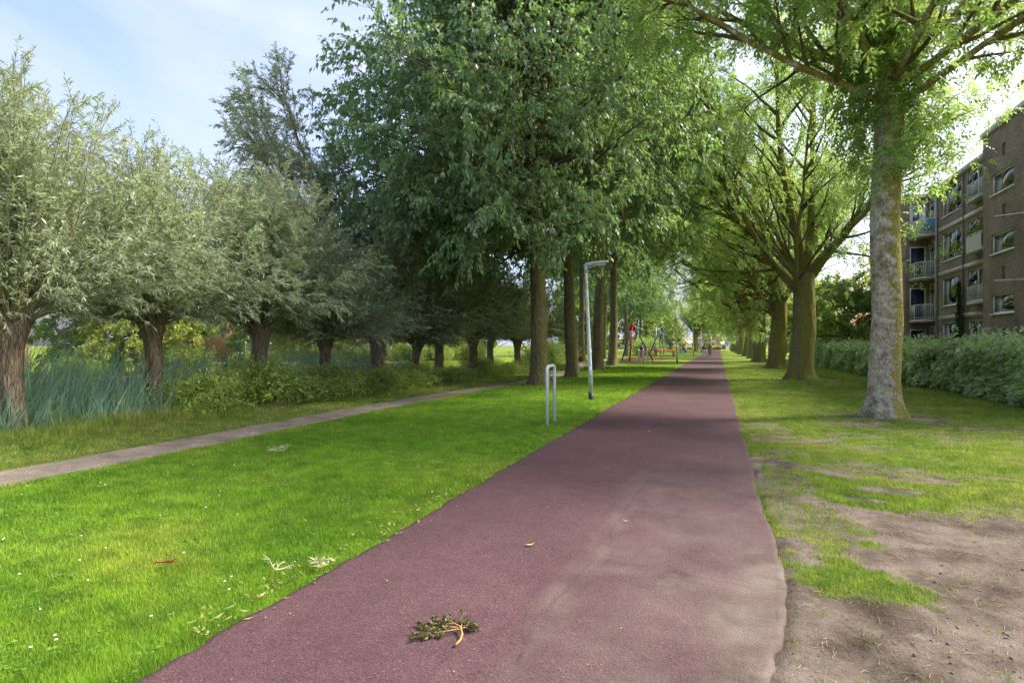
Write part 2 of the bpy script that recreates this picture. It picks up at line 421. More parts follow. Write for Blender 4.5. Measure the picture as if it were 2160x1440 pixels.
SOIL = [(0.30, (0.050, 0.036, 0.029)), (0.43, (0.125, 0.096, 0.079)), (0.56, (0.21, 0.168, 0.142)), (0.70, (0.27, 0.221, 0.19))]
m, nt, n, l, o = mat_new('turf_soil')
g = N(n, 'NewGeometry'); a = N(n, 'Attribute', attribute_name='bare')
z1 = N(n, 'TexNoise', Scale=0.55, Detail=4.0); z2 = N(n, 'TexNoise', Scale=9.0, Detail=6.0, Roughness=0.7); z3 = N(n, 'TexNoise', Scale=70.0, Detail=5.0, Roughness=0.75)
for z in (z1, z2, z3): l.new(g.outputs['Position'], z.inputs['Vector'])
rg1 = ramp(n, [(0.3, (0.11, 0.17, 0.020)), (0.55, (0.16, 0.22, 0.028)), (0.75, (0.22, 0.26, 0.04))]); l.new(z1.outputs['Fac'], rg1.inputs['Fac'])
rg2 = ramp(n, [(0.25, (0.45,) * 3), (0.7, (1.2,) * 3)]); l.new(z2.outputs['Fac'], rg2.inputs['Fac'])
rg3 = ramp(n, [(0.3, (0.5,) * 3), (0.7, (1.3,) * 3)]); l.new(z3.outputs['Fac'], rg3.inputs['Fac'])
cg = mixc(n, l, 0.8, rg1.outputs['Color'], rg2.outputs['Color'], 'MULTIPLY'); cg = mixc(n, l, 0.7, cg, rg3.outputs['Color'], 'MULTIPLY')
rs1 = ramp(n, SOIL)
zs_ = N(n, 'TexNoise', Scale=1.9, Detail=7.0, Roughness=0.62); l.new(g.outputs['Position'], zs_.inputs['Vector']); l.new(zs_.outputs['Fac'], rs1.inputs['Fac'])
rs3 = ramp(n, [(0.3, (0.72,) * 3), (0.7, (1.2,) * 3)]); l.new(z3.outputs['Fac'], rs3.inputs['Fac'])
cs = mixc(n, l, 0.9, rs1.outputs['Color'], rs3.outputs['Color'], 'MULTIPLY')
rb = ramp(n, [(0.25, (0,) * 3), (0.6, (1,) * 3)]); l.new(a.outputs['Fac'], rb.inputs['Fac'])
c = mixc(n, l, rb.outputs['Color'], cg, cs)
b = N(n, 'BsdfPrincipled'); b.inputs['Roughness'].default_value = 0.95; b.inputs['Specular IOR Level'].default_value = 0.1
l.new(c, b.inputs['Base Color'])
bp = N(n, 'Bump', Strength=0.8, Distance=0.03); l.new(z3.outputs['Fac'], bp.inputs['Height'])
bp2 = N(n, 'Bump', Strength=0.6, Distance=0.08); l.new(z2.outputs['Fac'], bp2.inputs['Height']); l.new(bp.outputs['Normal'], bp2.inputs['Normal'])
l.new(bp2.outputs['Normal'], b.inputs['Normal']); l.new(b.outputs['BSDF'], o.inputs['Surface'])
M['turf'] = m
gr = link('ground', me, m); gr['kind'] = 'structure'

# red asphalt cycle path
py_ = axis([(-12, 1.5, 0.5), (1.5, 10, 0.05), (10, 30, 0.25), (30, 190, 2.0)])
pu = np.concatenate([[0, .006], np.linspace(0.02, 0.98, 62), [.994, 1]])
PL, PR = path_left(py_), path_right(py_)
PX = PL[:, None] + (PR - PL)[:, None] * pu[None]; PY = np.broadcast_to(py_[:, None], PX.shape)
PZ = np.full(PX.shape, 0.008) + 0.006 * (fbm(PX * 0.8, PY * 0.8, 61) - 0.5)
PZ[:, 0] = -0.05; PZ[:, -1] = -0.05
idx = np.arange(PX.size).reshape(PX.shape)
PF = np.stack([idx[:-1, :-1], idx[:-1, 1:], idx[1:, 1:], idx[1:, :-1]], -1).reshape(-1, 4)
me = make_mesh('cycle_path', np.stack([PX, PY, PZ], -1).reshape(-1, 3), [PF], True)
# pale dust trodden onto the path beside the bare soil and along the old seam
def seam_x(y):
    y = np.asarray(y, float)
    return -0.83 + 0.03 * np.sin(y * 0.9) + 0.06 * (fbm(y * 0.9, 3.1, 71) - 0.5) - 0.10 * sstep(4.2, 3.2, y)
dn = fbm(PX * 2.2, PY * 2.2, 73); dn2 = fbm(PX * 8, PY * 3, 77)
dust = 0.85 * sstep(0.5, 0.02, path_right(PY) - PX + (dn - 0.5) * 0.8) * sstep(5.8, 3.6, PY + (dn - .5) * 2)
dust = np.maximum(dust, 0.36 * sstep(0.17, 0.0, np.abs(PX - seam_x(PY)) + (dn2 - 0.5) * 0.34) * sstep(9.5, 4.5, PY))
dust = np.maximum(dust, 0.28 * sstep(-0.95, -0.5, PX + (dn - .5) * .8) * sstep(12, 5, PY))
dust = np.maximum(dust, 0.5 * sstep(0.20, 0.0, np.abs(PY - 4.02 - (PX + .8) * 0.02) + (dn2 - .5) * .4) * sstep(-1.0, -0.7, PX) * sstep(0.5, 0.0, PX))
at_ = me.attributes.new('dust', 'FLOAT', 'POINT'); at_.data.foreach_set('value', dust.ravel().astype(np.float32))
m, nt, n, l, o = mat_new('red_asphalt')
g = N(n, 'NewGeometry'); a = N(n, 'Attribute', attribute_name='dust')
v = N(n, 'TexVoronoi', Scale=95.0); z1 = N(n, 'TexNoise', Scale=1.1, Detail=5.0); z2 = N(n, 'TexNoise', Scale=60.0, Detail=5.0, Roughness=0.8); z4 = N(n, 'TexNoise', Scale=7.0, Detail=5.0)
for z in (v, z1, z2, z4): l.new(g.outputs['Position'], z.inputs['Vector'])
r1 = ramp(n, [(0.3, (0.068, 0.033, 0.037)), (0.7, (0.094, 0.048, 0.053))]); l.new(z1.outputs['Fac'], r1.inputs['Fac'])
rv = ramp(n, [(0.0, (0.55,) * 3), (0.5, (0.97,) * 3), (0.84, (1.25,) * 3), (0.96, (2.1, 2.05, 2.0))]); l.new(v.outputs['Color'], rv.inputs['Fac'])
c = mixc(n, l, 0.8, r1.outputs['Color'], rv.outputs['Color'], 'MULTIPLY')
r2 = ramp(n, [(0.3, (0.65,) * 3), (0.7, (1.3,) * 3)]); l.new(z2.outputs['Fac'], r2.inputs['Fac'])
c = mixc(n, l, 0.8, c, r2.outputs['Color'], 'MULTIPLY')
r4 = ramp(n, [(0.3, (0.88,) * 3), (0.7, (1.1,) * 3)]); l.new(z4.outputs['Fac'], r4.inputs['Fac'])
c = mixc(n, l, 1.0, c, r4.outputs['Color'], 'MULTIPLY')
df = math_n(n, l, 'MULTIPLY', a.outputs['Fac'], math_n(n, l, 'ADD', math_n(n, l, 'MULTIPLY', z2.outputs['Fac'], 1.5), 0.3), True)
zso = N(n, 'TexNoise', Scale=1.9, Detail=7.0, Roughness=0.62); l.new(g.outputs['Position'], zso.inputs['Vector'])
rsd = ramp(n, [(p_, tuple(np.array(c_) * 0.70)) for p_, c_ in SOIL]); l.new(zso.outputs['Fac'], rsd.inputs['Fac'])
c = mixc(n, l, df, c, rsd.outputs['Color'])
b = N(n, 'BsdfPrincipled'); b.inputs['Roughness'].default_value = 0.82; b.inputs['Specular IOR Level'].default_value = 0.3
l.new(c, b.inputs['Base Color'])
bp = N(n, 'Bump', Strength=0.55, Distance=0.006); l.new(v.outputs['Distance'], bp.inputs['Height'])
bp2 = N(n, 'Bump', Strength=0.5, Distance=0.012); l.new(z2.outputs['Fac'], bp2.inputs['Height']); l.new(bp.outputs['Normal'], bp2.inputs['Normal'])
l.new(bp2.outputs['Normal'], b.inputs['Normal']); l.new(b.outputs['BSDF'], o.inputs['Surface'])
M['asphalt'] = m
cp = link('cycle_path', me, m); cp['kind'] = 'structure'

# cracks: narrow dark ribbons a few mm above the asphalt
def crack(pts, w, seed):
    rng = np.random.default_rng(seed); P = np.array(pts, float)
    t = np.linspace(0, len(P) - 1, 26 * (len(P) - 1)); i = np.minimum(t.astype(int), len(P) - 2); f = (t - i)[:, None]
    Q = P[i] * (1 - f) + P[i + 1] * f
    d = np.gradient(Q, axis=0); d = d / np.linalg.norm(d, axis=1, keepdims=True); nn = np.stack([-d[:, 1], d[:, 0]], 1)
    Q = Q + nn * (np.cumsum(rng.normal(0, 0.010, len(Q))) * 0.6 + rng.normal(0, 0.006, len(Q)))[:, None]
    ww = 0.72 * w * (0.25 + rng.random(len(Q)) ** 1.5) * np.sin(np.linspace(0.12, PI - 0.12, len(Q))) ** 0.5
    A = Q + nn * ww[:, None] * 0.5; B = Q - nn * ww[:, None] * 0.5
    V = np.concatenate([np.c_[A, np.full(len(A), 0.0155)], np.c_[B, np.full(len(B), 0.0155)]]); k = len(Q)
    F = np.array([(j, j + k, j + k + 1, j + 1) for j in range(k - 1)])
    return V, F
M['crack'] = plain('crack', (0.035, 0.022, 0.02), 0.95)
for i, (pts, w) in enumerate([
        ([(-0.62, 12.5), (-0.72, 9.5), (-0.80, 7.2)], 0.006), ([(-0.78, 7.6), (-0.80, 6.2), (-0.86, 5.0), (-0.82, 4.2)], 0.008), ([(-0.86, 4.2), (-0.95, 3.6), (-1.02, 3.2)], 0.006),
        ([(-0.82, 4.18), (-0.5, 4.15), (-0.15, 4.06), (0.15, 4.02), (0.4, 4.05)], 0.008), ([(-2.5, 4.28), (-2.25, 4.22), (-1.95, 4.2)], 0.009), ([(-1.1, 3.05), (-0.98, 2.75), (-0.9, 2.6)], 0.006),
        ([(-2.45, 14.2), (-1.5, 14.0), (0.3, 14.3)], 0.016), ([(-2.4, 24.5), (-1.0, 24.9), (0.4, 24.6)], 0.02), ([(-0.7, 21), (-0.6, 17), (-0.66, 13)], 0.008)]):
    V, F = crack(pts, w, 200 + i); link('crack', make_mesh('crack', V, [F]), M['crack'], cp)

# gravel footpath
fy = axis([(-6, 30, 0.15), (30, 75, 0.6)]); fu = np.linspace(-1, 1, 15)
FX = foot_c(fy)[:, None] + fu[None] * (foot_hw(fy) + 0.04 * (vnoise(fy * 5, 1.3, 5) - .5))[:, None]; FY = np.broadcast_to(fy[:, None], FX.shape)
FZ = 0.012 - 0.05 * np.abs(fu[None]) ** 8 + 0.012 * (fbm(FX * 3, FY * 3, 91) - 0.5)
idx = np.arange(FX.size).reshape(FX.shape); FF = np.stack([idx[:-1, :-1], idx[:-1, 1:], idx[1:, 1:], idx[1:, :-1]], -1).reshape(-1, 4)
m, nt, n, l, o = mat_new('gravel')
g = N(n, 'NewGeometry'); v = N(n, 'TexVoronoi', Scale=55.0); z1 = N(n, 'TexNoise', Scale=1.7, Detail=6.0, Roughness=0.65)
for z in (v, z1): l.new(g.outputs['Position'], z.inputs['Vector'])
r1 = ramp(n, [(0.3, (0.10, 0.078, 0.055)), (0.5, (0.19, 0.15, 0.115)), (0.72, (0.29, 0.245, 0.195))]); l.new(z1.outputs['Fac'], r1.inputs['Fac'])
rv = ramp(n, [(0.0, (0.55,) * 3), (0.9, (1.4,) * 3)]); l.new(v.outputs['Color'], rv.inputs['Fac'])
c = mixc(n, l, 0.8, r1.outputs['Color'], rv.outputs['Color'], 'MULTIPLY')
b = N(n, 'BsdfPrincipled'); b.inputs['Roughness'].default_value = 0.9; l.new(c, b.inputs['Base Color'])
bp = N(n, 'Bump', Strength=0.7, Distance=0.015); l.new(v.outputs['Distance'], bp.inputs['Height']); l.new(bp.outputs['Normal'], b.inputs['Normal']); l.new(b.outputs['BSDF'], o.inputs['Surface'])
fp = link('footpath', make_mesh('footpath', np.stack([FX, FY, FZ], -1).reshape(-1, 3), [FF], True), m); fp['kind'] = 'structure'

# pond
m, nt, n, l, o = mat_new('water')
b = N(n, 'BsdfPrincipled'); b.inputs['Base Color'].default_value = (0.03, 0.035, 0.02, 1); b.inputs['Roughness'].default_value = 0.06; b.inputs['IOR'].default_value = 1.33
t = N(n, 'TexCoord'); z = N(n, 'TexNoise', Scale=1.6, Detail=3.0); l.new(t.outputs['Object'], z.inputs['Vector'])
bp = N(n, 'Bump', Strength=0.12, Distance=0.1); l.new(z.outputs['Fac'], bp.inputs['Height']); l.new(bp.outputs['Normal'], b.inputs['Normal']); l.new(b.outputs['BSDF'], o.inputs['Surface'])
wa = MB().box(-25.2, -13.0, -60, 92, -1.6, -0.48).build('water', m); wa['kind'] = 'structure'

# pale cross street at the far end of the cycle path
cs_ = MB().box(-60, 60, 190.2, 197, -0.05, 0.02).build('cross_street', plain('pale_paving', (0.42, 0.40, 0.37), 0.85)); cs_['kind'] = 'structure'
#@@TREES
# ------------------------------------------------------------------ tree kit
Zv = np.array([0, 0, 1.0])

def grow(P, D, L, k, up, wob, rng, drift=None):
    """n polylines of k points from P along D; up bends them up (+) or down (-)"""
    n = len(P); D = norm(np.asarray(D, float)); P = np.asarray(P, float).copy(); out_ = [P.copy()]
    st = (np.broadcast_to(np.asarray(L, float), (n,)) / (k - 1))[:, None]
    up = np.broadcast_to(np.asarray(up, float), (n,))[:, None]
    for i in range(k - 1):
        D = D + Zv * up + rng.normal(0, wob, (n, 3))
        if drift is not None: D = D + drift
        D = norm(D); P = P + D * st; out_.append(P.copy())
    return np.stack(out_, 1)

def interp(Pl, par, t):
    k = Pl.shape[1]; x = np.clip(t, 0, 0.9999) * (k - 1); i = x.astype(int); f = (x - i)[:, None]
    a = Pl[par, i]; b_ = Pl[par, i + 1]
    return a * (1 - f) + b_ * f, norm(b_ - a)

def spawn(Pl, m_, t0, t1, ang, rng, flat=0.0):
    n = len(Pl); par = np.repeat(np.arange(n), m_)
    t = t0 + (t1 - t0) * ((np.tile(np.arange(m_), n) + rng.random(n * m_)) / m_)
    P, T = interp(Pl, par, t)
    R = rng.normal(size=P.shape); R[:, 2] *= (1 - flat)
    S_ = norm(R - (R * T).sum(1, keepdims=True) * T)
    a = (ang + rng.normal(0, 0.18, len(P)))[:, None]
    return P, norm(T * np.cos(a) + S_ * np.sin(a)), par, t

def kites(P, D, Nn, L, Wd, droop=0.12):
    D = norm(D); S_ = norm(np.cross(Nn, D)); L = np.asarray(L)[:, None]; Wd = np.asarray(Wd)[:, None]
    mid = P + D * L * 0.45
    tip = P + D * L - Zv * L * droop
    V = np.stack([P, mid + S_ * Wd * 0.5, tip, mid - S_ * Wd * 0.5], 1).reshape(-1, 3)
    F = np.arange(len(P) * 4).reshape(-1, 4)
    return V, F

def leaves_on(Pl, m_, L, Wd, rng, grav=0.5, fwd=0.6, side=0.8, t0=0.1, jit=0.0, upn=0.7):
    n = len(Pl); par = np.repeat(np.arange(n), m_); t = t0 + (1 - t0) * rng.random(n * m_)
    P, T = interp(Pl, par, t)
    if jit: P = P + rng.normal(0, jit, P.shape)
    S_ = norm(rng.normal(size=P.shape))
    D = norm(T * fwd + S_ * side - Zv * grav)
    Nn = norm(rng.normal(size=P.shape) * 0.8 + Zv * upn)
    s = 0.65 + 0.6 * rng.random(len(P))
    return kites(P, D, Nn, L * s, Wd * s * (0.85 + 0.3 * rng.random(len(P))))

def compound_on(Pl, m_, pairs, L, Wd, rach, rng, grav=0.35):
    """pinnate leaves: leaflets in pairs along a drooping rachis plus one at the tip"""
    n = len(Pl); par = np.repeat(np.arange(n), m_); t = 0.15 + 0.85 * rng.random(n * m_)
    P, T = interp(Pl, par, t); k = len(P)
    R = norm(T * 0.55 + norm(rng.normal(size=P.shape)) * 0.8 - Zv * grav)
    Nn = norm(Zv * 1.0 + rng.normal(size=P.shape) * 0.5); S_ = norm(np.cross(Nn, R)); Nn = np.cross(R, S_)
    rl = rach * (0.7 + 0.6 * rng.random(k))[:, None]
    Ps, Ds, Ns = [], [], []
    for j in range(pairs):
        f = (j + 0.8) / (pairs + 0.6)
        b_ = P + R * rl * f - Zv * rl * f * f * 0.35
        for s in (-1, 1):
            Ps.append(b_); Ds.append(norm(R * 0.55 + S_ * s * 0.9 - Zv * 0.22 + rng.normal(0, 0.12, P.shape))); Ns.append(norm(Nn + rng.normal(0, 0.25, P.shape)))
    Ps.append(P + R * rl - Zv * rl * 0.35); Ds.append(norm(R - Zv * 0.5)); Ns.append(Nn)
    P2 = np.concatenate(Ps); D2 = np.concatenate(Ds); N2 = np.concatenate(Ns)
    s = 0.75 + 0.5 * rng.random(len(P2))
    return kites(P2, D2, N2, L * s, Wd * s)

def taper(r0, r1, n, k):
    f = np.linspace(0, 1, k)[None]; r0 = np.broadcast_to(r0, (n,))[:, None]; r1 = np.broadcast_to(r1, (n,))[:, None]
    return r0 + (r1 - r0) * f ** 0.85

def trunk_mesh(C, R, nphi, rng, flare=0.35, flare_h=0.45, lobes=6, ridge=0.03, lump=0.04, sink=0.25, seed=3):
    """C [k,3] centre line, R [k] radii -> verts/quads of a ridged, root-flared trunk"""
    k = len(C); ph = np.arange(nphi) * 2 * PI / nphi
    z = C[:, 2][:, None]; PHI = ph[None]
    lob = np.zeros(nphi)
    for j in range(lobes):
        a0 = 2 * PI * (j + rng.random() * 0.7) / lobes; w = 0.22 + 0.15 * rng.random()
        d = np.angle(np.exp(1j * (ph - a0))); lob += (0.5 + 0.7 * rng.random()) * np.exp(-(d / w) ** 2)
    rad = R[:, None] * np.ones((1, nphi))
    fl = np.exp(-np.maximum(z, 0) / flare_h)
    rad = rad + flare * fl * (0.25 + 0.75 * lob[None]) * R[0]
    u = np.cos(PHI) * 2.0; w = np.sin(PHI) * 2.0
    rad = rad * (1 + lump * 2 * (vnoise(u * 1.3 + z * 0.9 + 11, w * 1.3 + z * 0.7, seed) - 0.5) + ridge * 2 * (vnoise(PHI * nphi / 7.0, z * 2.2 + 3 * vnoise(PHI * 3, z, seed + 5), seed + 3) - 0.5))
    # seamless in phi
    bl = np.clip((PHI - (2 * PI - 0.5)) / 0.5, 0, 1); rad = rad * (1 - bl) + rad[:, :1] * bl
    V = np.stack([C[:, 0][:, None] + rad * np.cos(PHI), C[:, 1][:, None] + rad * np.sin(PHI), np.broadcast_to(z, rad.shape)], -1)
    V[0, :, 2] -= sink
    idx = np.arange(k * nphi).reshape(k, nphi); a = idx[:-1]; b_ = np.roll(a, -1, 1); d = idx[1:]; c = np.roll(d, -1, 1)
    return V.reshape(-1, 3), np.stack([a, b_, c, d], -1).reshape(-1, 4)

def parts_of(thing_o, trunk, branch, crown, bark, twig, leaf, turns=()):
    link('trunk', make_mesh('trunk', trunk[0], [trunk[1]], True), bark, thing_o)
    bme = make_mesh('branches', branch[0], [branch[1]], True); cme = make_mesh('crown', crown[0], [crown[1]])
    for a_, s_ in ((0, 1),) + tuple(turns):                # the same boughs again, turned round the trunk
        for nm, me_, mt in (('branches', bme, twig), ('crown', cme, leaf)):
            q_ = link(nm, me_, mt, thing_o); q_.rotation_euler = (0, 0, a_); q_.scale = (s_, s_, 1)

# ---- elm-like park trees with a straight trunk and tiered hanging foliage
def elm(o, seed, H, r0, rmax, zb, nl, n2, n3, nleaf, L, Wd, lean=(0, 0), leaf='elm_leaf', nphi=40, zlow=0, turns=()):
    rng = np.random.default_rng(seed)
    zs = np.concatenate([[0, .08, .18, .3, .45, .65, .9], np.linspace(1.2, H, 34)])
    C = np.stack([lean[0] * zs + 0.10 * (vnoise(zs * 0.35, 2.2, seed) - 0.5) * np.minimum(zs, 2), lean[1] * zs + 0.10 * (vnoise(zs * 0.35, 9.1, seed) - 0.5) * np.minimum(zs, 2), zs], 1)
    R = r0 * np.clip(1 - zs / H, 0.04, 1) ** 0.75
    tr = trunk_mesh(C, R, nphi, rng, flare=0.55, flare_h=0.3, ridge=0.035, lump=0.03, seed=seed)
    fz = (np.arange(nl) + 0.5) / nl; z = zb + (H - 1.0 - zb) * fz ** 1.3
    az = np.arange(nl) * 2.39996 + rng.normal(0, 0.3, nl)
    lowm = z < zlow
    az = np.where(lowm, math.radians(205) + (np.mod(az, 2 * PI) - PI) * 0.5, az)
    prof = rmax * np.clip(np.sin(np.clip(0.30 + 0.70 * fz, 0, 1) * PI) ** 0.6, 0.22, 1) * (0.82 + 0.3 * rng.random(nl))
    el = 0.10 + 1.0 * fz ** 1.4 + rng.normal(0, 0.08, nl)
    P0 = np.stack([np.interp(z, zs, C[:, 0]), np.interp(z, zs, C[:, 1]), z], 1)
    D0 = np.stack([np.cos(az) * np.cos(el), np.sin(az) * np.cos(el), np.sin(el)], 1)
    L1 = prof / np.maximum(np.cos(el), 0.55)
    l1 = grow(P0, D0, L1, 9, np.where(fz < 0.45, -0.02, 0.03), 0.07, rng)
    P, D, par, t = spawn(l1, n2, 0.26, 1.0, 0.75, rng, flat=0.35)
    L2 = L1[par] * (0.52 - 0.30 * t) * (0.7 + 0.6 * rng.random(len(P)))
    l2 = grow(P, D, np.maximum(L2, 0.6), 6, -0.01, 0.10, rng)
    P, D, par2, t2 = spawn(l2, n3, 0.15, 1.0, 0.75, rng, flat=0.35)
    l3 = grow(P, D, 0.55 + 0.6 * rng.random(len(P)), 5, -0.13, 0.10, rng)
    br = join_arrays([tube_arrays(l1, taper(0.028 * L1 ** 0.6 + 0.02, 0.012, len(l1), 9), 7),
                      tube_arrays(l2, taper(0.018, 0.006, len(l2), 6), 4), tube_arrays(l3[:, ::4], taper(0.007, 0.003, len(l3), 2), 3)])
    cr = leaves_on(l3, nleaf, L, Wd, rng, grav=0.7, fwd=0.5, side=0.7, jit=0.03)
    parts_of(o, tr, br, cr, M['elm_bark'], M['twig'], M[leaf], turns)

# ---- ashes along the path: mossy trunks that fork into rising, arching stems
def ash(o, seed, trunk_h, r0, stems, n2, n3, ncomp, L, Wd, rach, lean=(0, 0), bark='ash_bark', nphi=48, extra=None, low=0.12, lump=0.07, pairs=3, n4=3, wig=0.14):
    """stems: rows of (azimuth deg, elevation deg, length, start height, base radius, up-bend)"""
    rng = np.random.default_rng(seed)
    zs = np.concatenate([[0, .06, .14, .25, .4, .6, .85], np.linspace(1.1, trunk_h, 48)])
    C = np.stack([lean[0] * zs + wig * (vnoise(zs * 0.45, 2.2, seed) - 0.5) * np.minimum(zs, 2), lean[1] * zs + wig * (vnoise(zs * 0.45, 9.1, seed) - 0.5) * np.minimum(zs, 2), zs], 1)
    R = r0 * (1 - 0.18 * zs / trunk_h); R[-3:] *= (0.96, 0.85, 0.55)
    tr = trunk_mesh(C, R, nphi, rng, flare=0.85, flare_h=0.26, lobes=7, ridge=0.018, lump=lump, seed=seed)
    st = np.array(stems, float); az = np.radians(st[:, 0]); el = np.radians(st[:, 1])
    P0 = np.stack([np.interp(st[:, 3], zs, C[:, 0]), np.interp(st[:, 3], zs, C[:, 1]), st[:, 3]], 1)
    D0 = np.stack([np.cos(az) * np.cos(el), np.sin(az) * np.cos(el), np.sin(el)], 1)
    l1 = grow(P0, D0, st[:, 2], 14, st[:, 5], 0.06, rng)
    P, D, par, t = spawn(l1, n2, low, 1.0, 0.65, rng)
    L2 = st[par, 2] * (0.42 - 0.24 * t) * (0.6 + 0.7 * rng.random(len(P)))
    l2 = grow(P, D, np.maximum(L2, 0.9), 8, 0.015, 0.10, rng)
    P, D, par2, t2 = spawn(l2, n3, 0.2, 1.0, 0.7, rng)
    l3 = grow(P, D, 0.7 + 0.9 * rng.random(len(P)), 6, 0.01, 0.12, rng)
    P, D, _, _ = spawn(l3, n4, 0.35, 1.0, 0.6, rng)
    l4 = grow(P, D, 0.25 + 0.35 * rng.random(len(P)), 4, -0.10, 0.12, rng)
    if extra is not None: l4 = np.concatenate([l4, extra(rng)])
    br = [tube_arrays(l1, taper(st[:, 4], 0.03, len(l1), 14) * (1 + 0.08 * rng.normal(size=(len(l1), 14))), 12)]
    trp = join_arrays([tr] + br)
    fine = join_arrays([tube_arrays(l2, taper(0.030 + 0.016 * np.minimum(L2, 3), 0.011, len(l2), 8), 5), tube_arrays(l3, taper(0.011, 0.004, len(l3), 6), 3)])
    cr = compound_on(l4, ncomp, pairs, L, Wd, rach, rng)
    parts_of(o, trp, fine, cr, M[bark], M['ash_twig'], M['ash_leaf'])

# ---- pollard willows: squat trunk, swollen knuckled head, sheaf of shoots
def willow(o, seed, r0, hh, nsh, Lr, ntw, nleaf, L, Wd, turns=((2.1, 1.0),), spread=(20, 88), drift=(-0.035, -0.012, 0), limbs=None, nphi=36, lean=(0, 0)):
    rng = np.random.default_rng(seed)
    zs = np.concatenate([[0, .08, .2, .35], np.linspace(0.5, hh, 22), [hh + 0.12, hh + 0.22, hh + 0.27]])
    C = np.stack([lean[0] * zs + 0.10 * (vnoise(zs * 0.9, 2.2, seed) - 0.5), lean[1] * zs + 0.10 * (vnoise(zs * 0.9, 9.1, seed) - 0.5), zs], 1)
    R = r0 * (1.06 - 0.12 * zs / hh) * (1 + 0.45 * np.exp(-((zs - hh) / 0.30) ** 2)); R[-3:] *= (0.9, 0.65, 0.1)
    tr = trunk_mesh(C, R, nphi, rng, flare=0.18, flare_h=0.25, lobes=5, ridge=0.05, lump=0.10, seed=seed)
    mb = MB(); mb.add(tr[0], F4=tr[1])
    top = C[-4]
    for j in range(11):                                   # knuckles of the head
        a = 2 * PI * j / 11 + rng.random() * 0.5; rr = r0 * (0.95 + 0.35 * rng.random()); q = r0 * (0.30 + 0.25 * rng.random())
        mb.ball((top[0] + math.cos(a) * rr, top[1] + math.sin(a) * rr, hh + rng.uniform(-0.12, 0.16)), (q, q, q * 1.1), 8, 6)
    Vt, Ft = mb.arrays(); tr = (Vt, Ft[-1])
    az = np.arange(nsh) * 2.39996 + rng.normal(0, 0.25, nsh)
    el = np.radians(spread[0] + (spread[1] - spread[0]) * rng.random(nsh) ** 0.8)
    Ls = Lr[0] + (Lr[1] - Lr[0]) * (0.35 * rng.random(nsh) + 0.65 * np.clip(np.sin(el) ** 1.2, 0, 1))
    P0 = top[None] + np.stack([np.cos(az), np.sin(az), np.zeros(nsh)], 1) * r0 * 1.2 * np.cos(el)[:, None]
    D0 = np.stack([np.cos(az) * np.cos(el), np.sin(az) * np.cos(el), np.sin(el)], 1)
    l1 = grow(P0, D0, Ls, 10, np.where(el < 0.75, -0.03, 0.02), 0.05, rng, drift=np.array(drift))
    rads = 0.007 + 0.0035 * Ls
    if limbs is not None:
        lm = np.array(limbs, float); a2 = np.radians(lm[:, 0]); e2 = np.radians(lm[:, 1])
        D2 = np.stack([np.cos(a2) * np.cos(e2), np.sin(a2) * np.cos(e2), np.sin(e2)], 1)
        lb = grow(np.repeat(top[None], len(lm), 0), D2, lm[:, 2], 10, 0.0, 0.05, rng)
        Vb, Fb = tube_arrays(lb, taper(lm[:, 3], 0.03, len(lm), 10), 9)
        tr = join_arrays([tr, (Vb, Fb)])
        Pq, Dq, pq, tq = spawn(lb, 30, 0.2, 1.0, 0.6, rng)
        sub = grow(Pq, Dq, (3.0 - 1.7 * tq) * (0.6 + 0.6 * rng.random(len(Pq))), 10, 0.01, 0.07, rng, drift=np.array(drift))
        l1 = np.concatenate([l1, sub]); rads = np.concatenate([rads, np.full(len(sub), 0.018)]); Ls = np.concatenate([Ls, np.full(len(sub), 2.0)])
    P, D, par, t = spawn(l1, ntw, 0.10, 1.0, 0.55, rng)
    l2 = grow(P, D, (0.45 + 0.65 * rng.random(len(P))) * (1.15 - 0.55 * t), 5, -0.05, 0.10, rng, drift=np.array(drift))
    br = join_arrays([tube_arrays(l1, taper(rads, 0.004, len(l1), 10), 5), tube_arrays(l2[:, ::4], taper(0.005, 0.002, len(l2), 2), 3)])
    cr = leaves_on(l2, nleaf, L, Wd, rng, grav=0.22, fwd=0.85, side=0.6, upn=0.4)
    tp = leaves_on(l1[:, 5:], 10, L, Wd, rng, grav=0.1, fwd=0.9, side=0.55)
    cr = join_arrays([cr, tp])
    parts_of(o, tr, br, cr, M['willow_bark'], M['willow_twig'], M['willow_leaf'], turns)

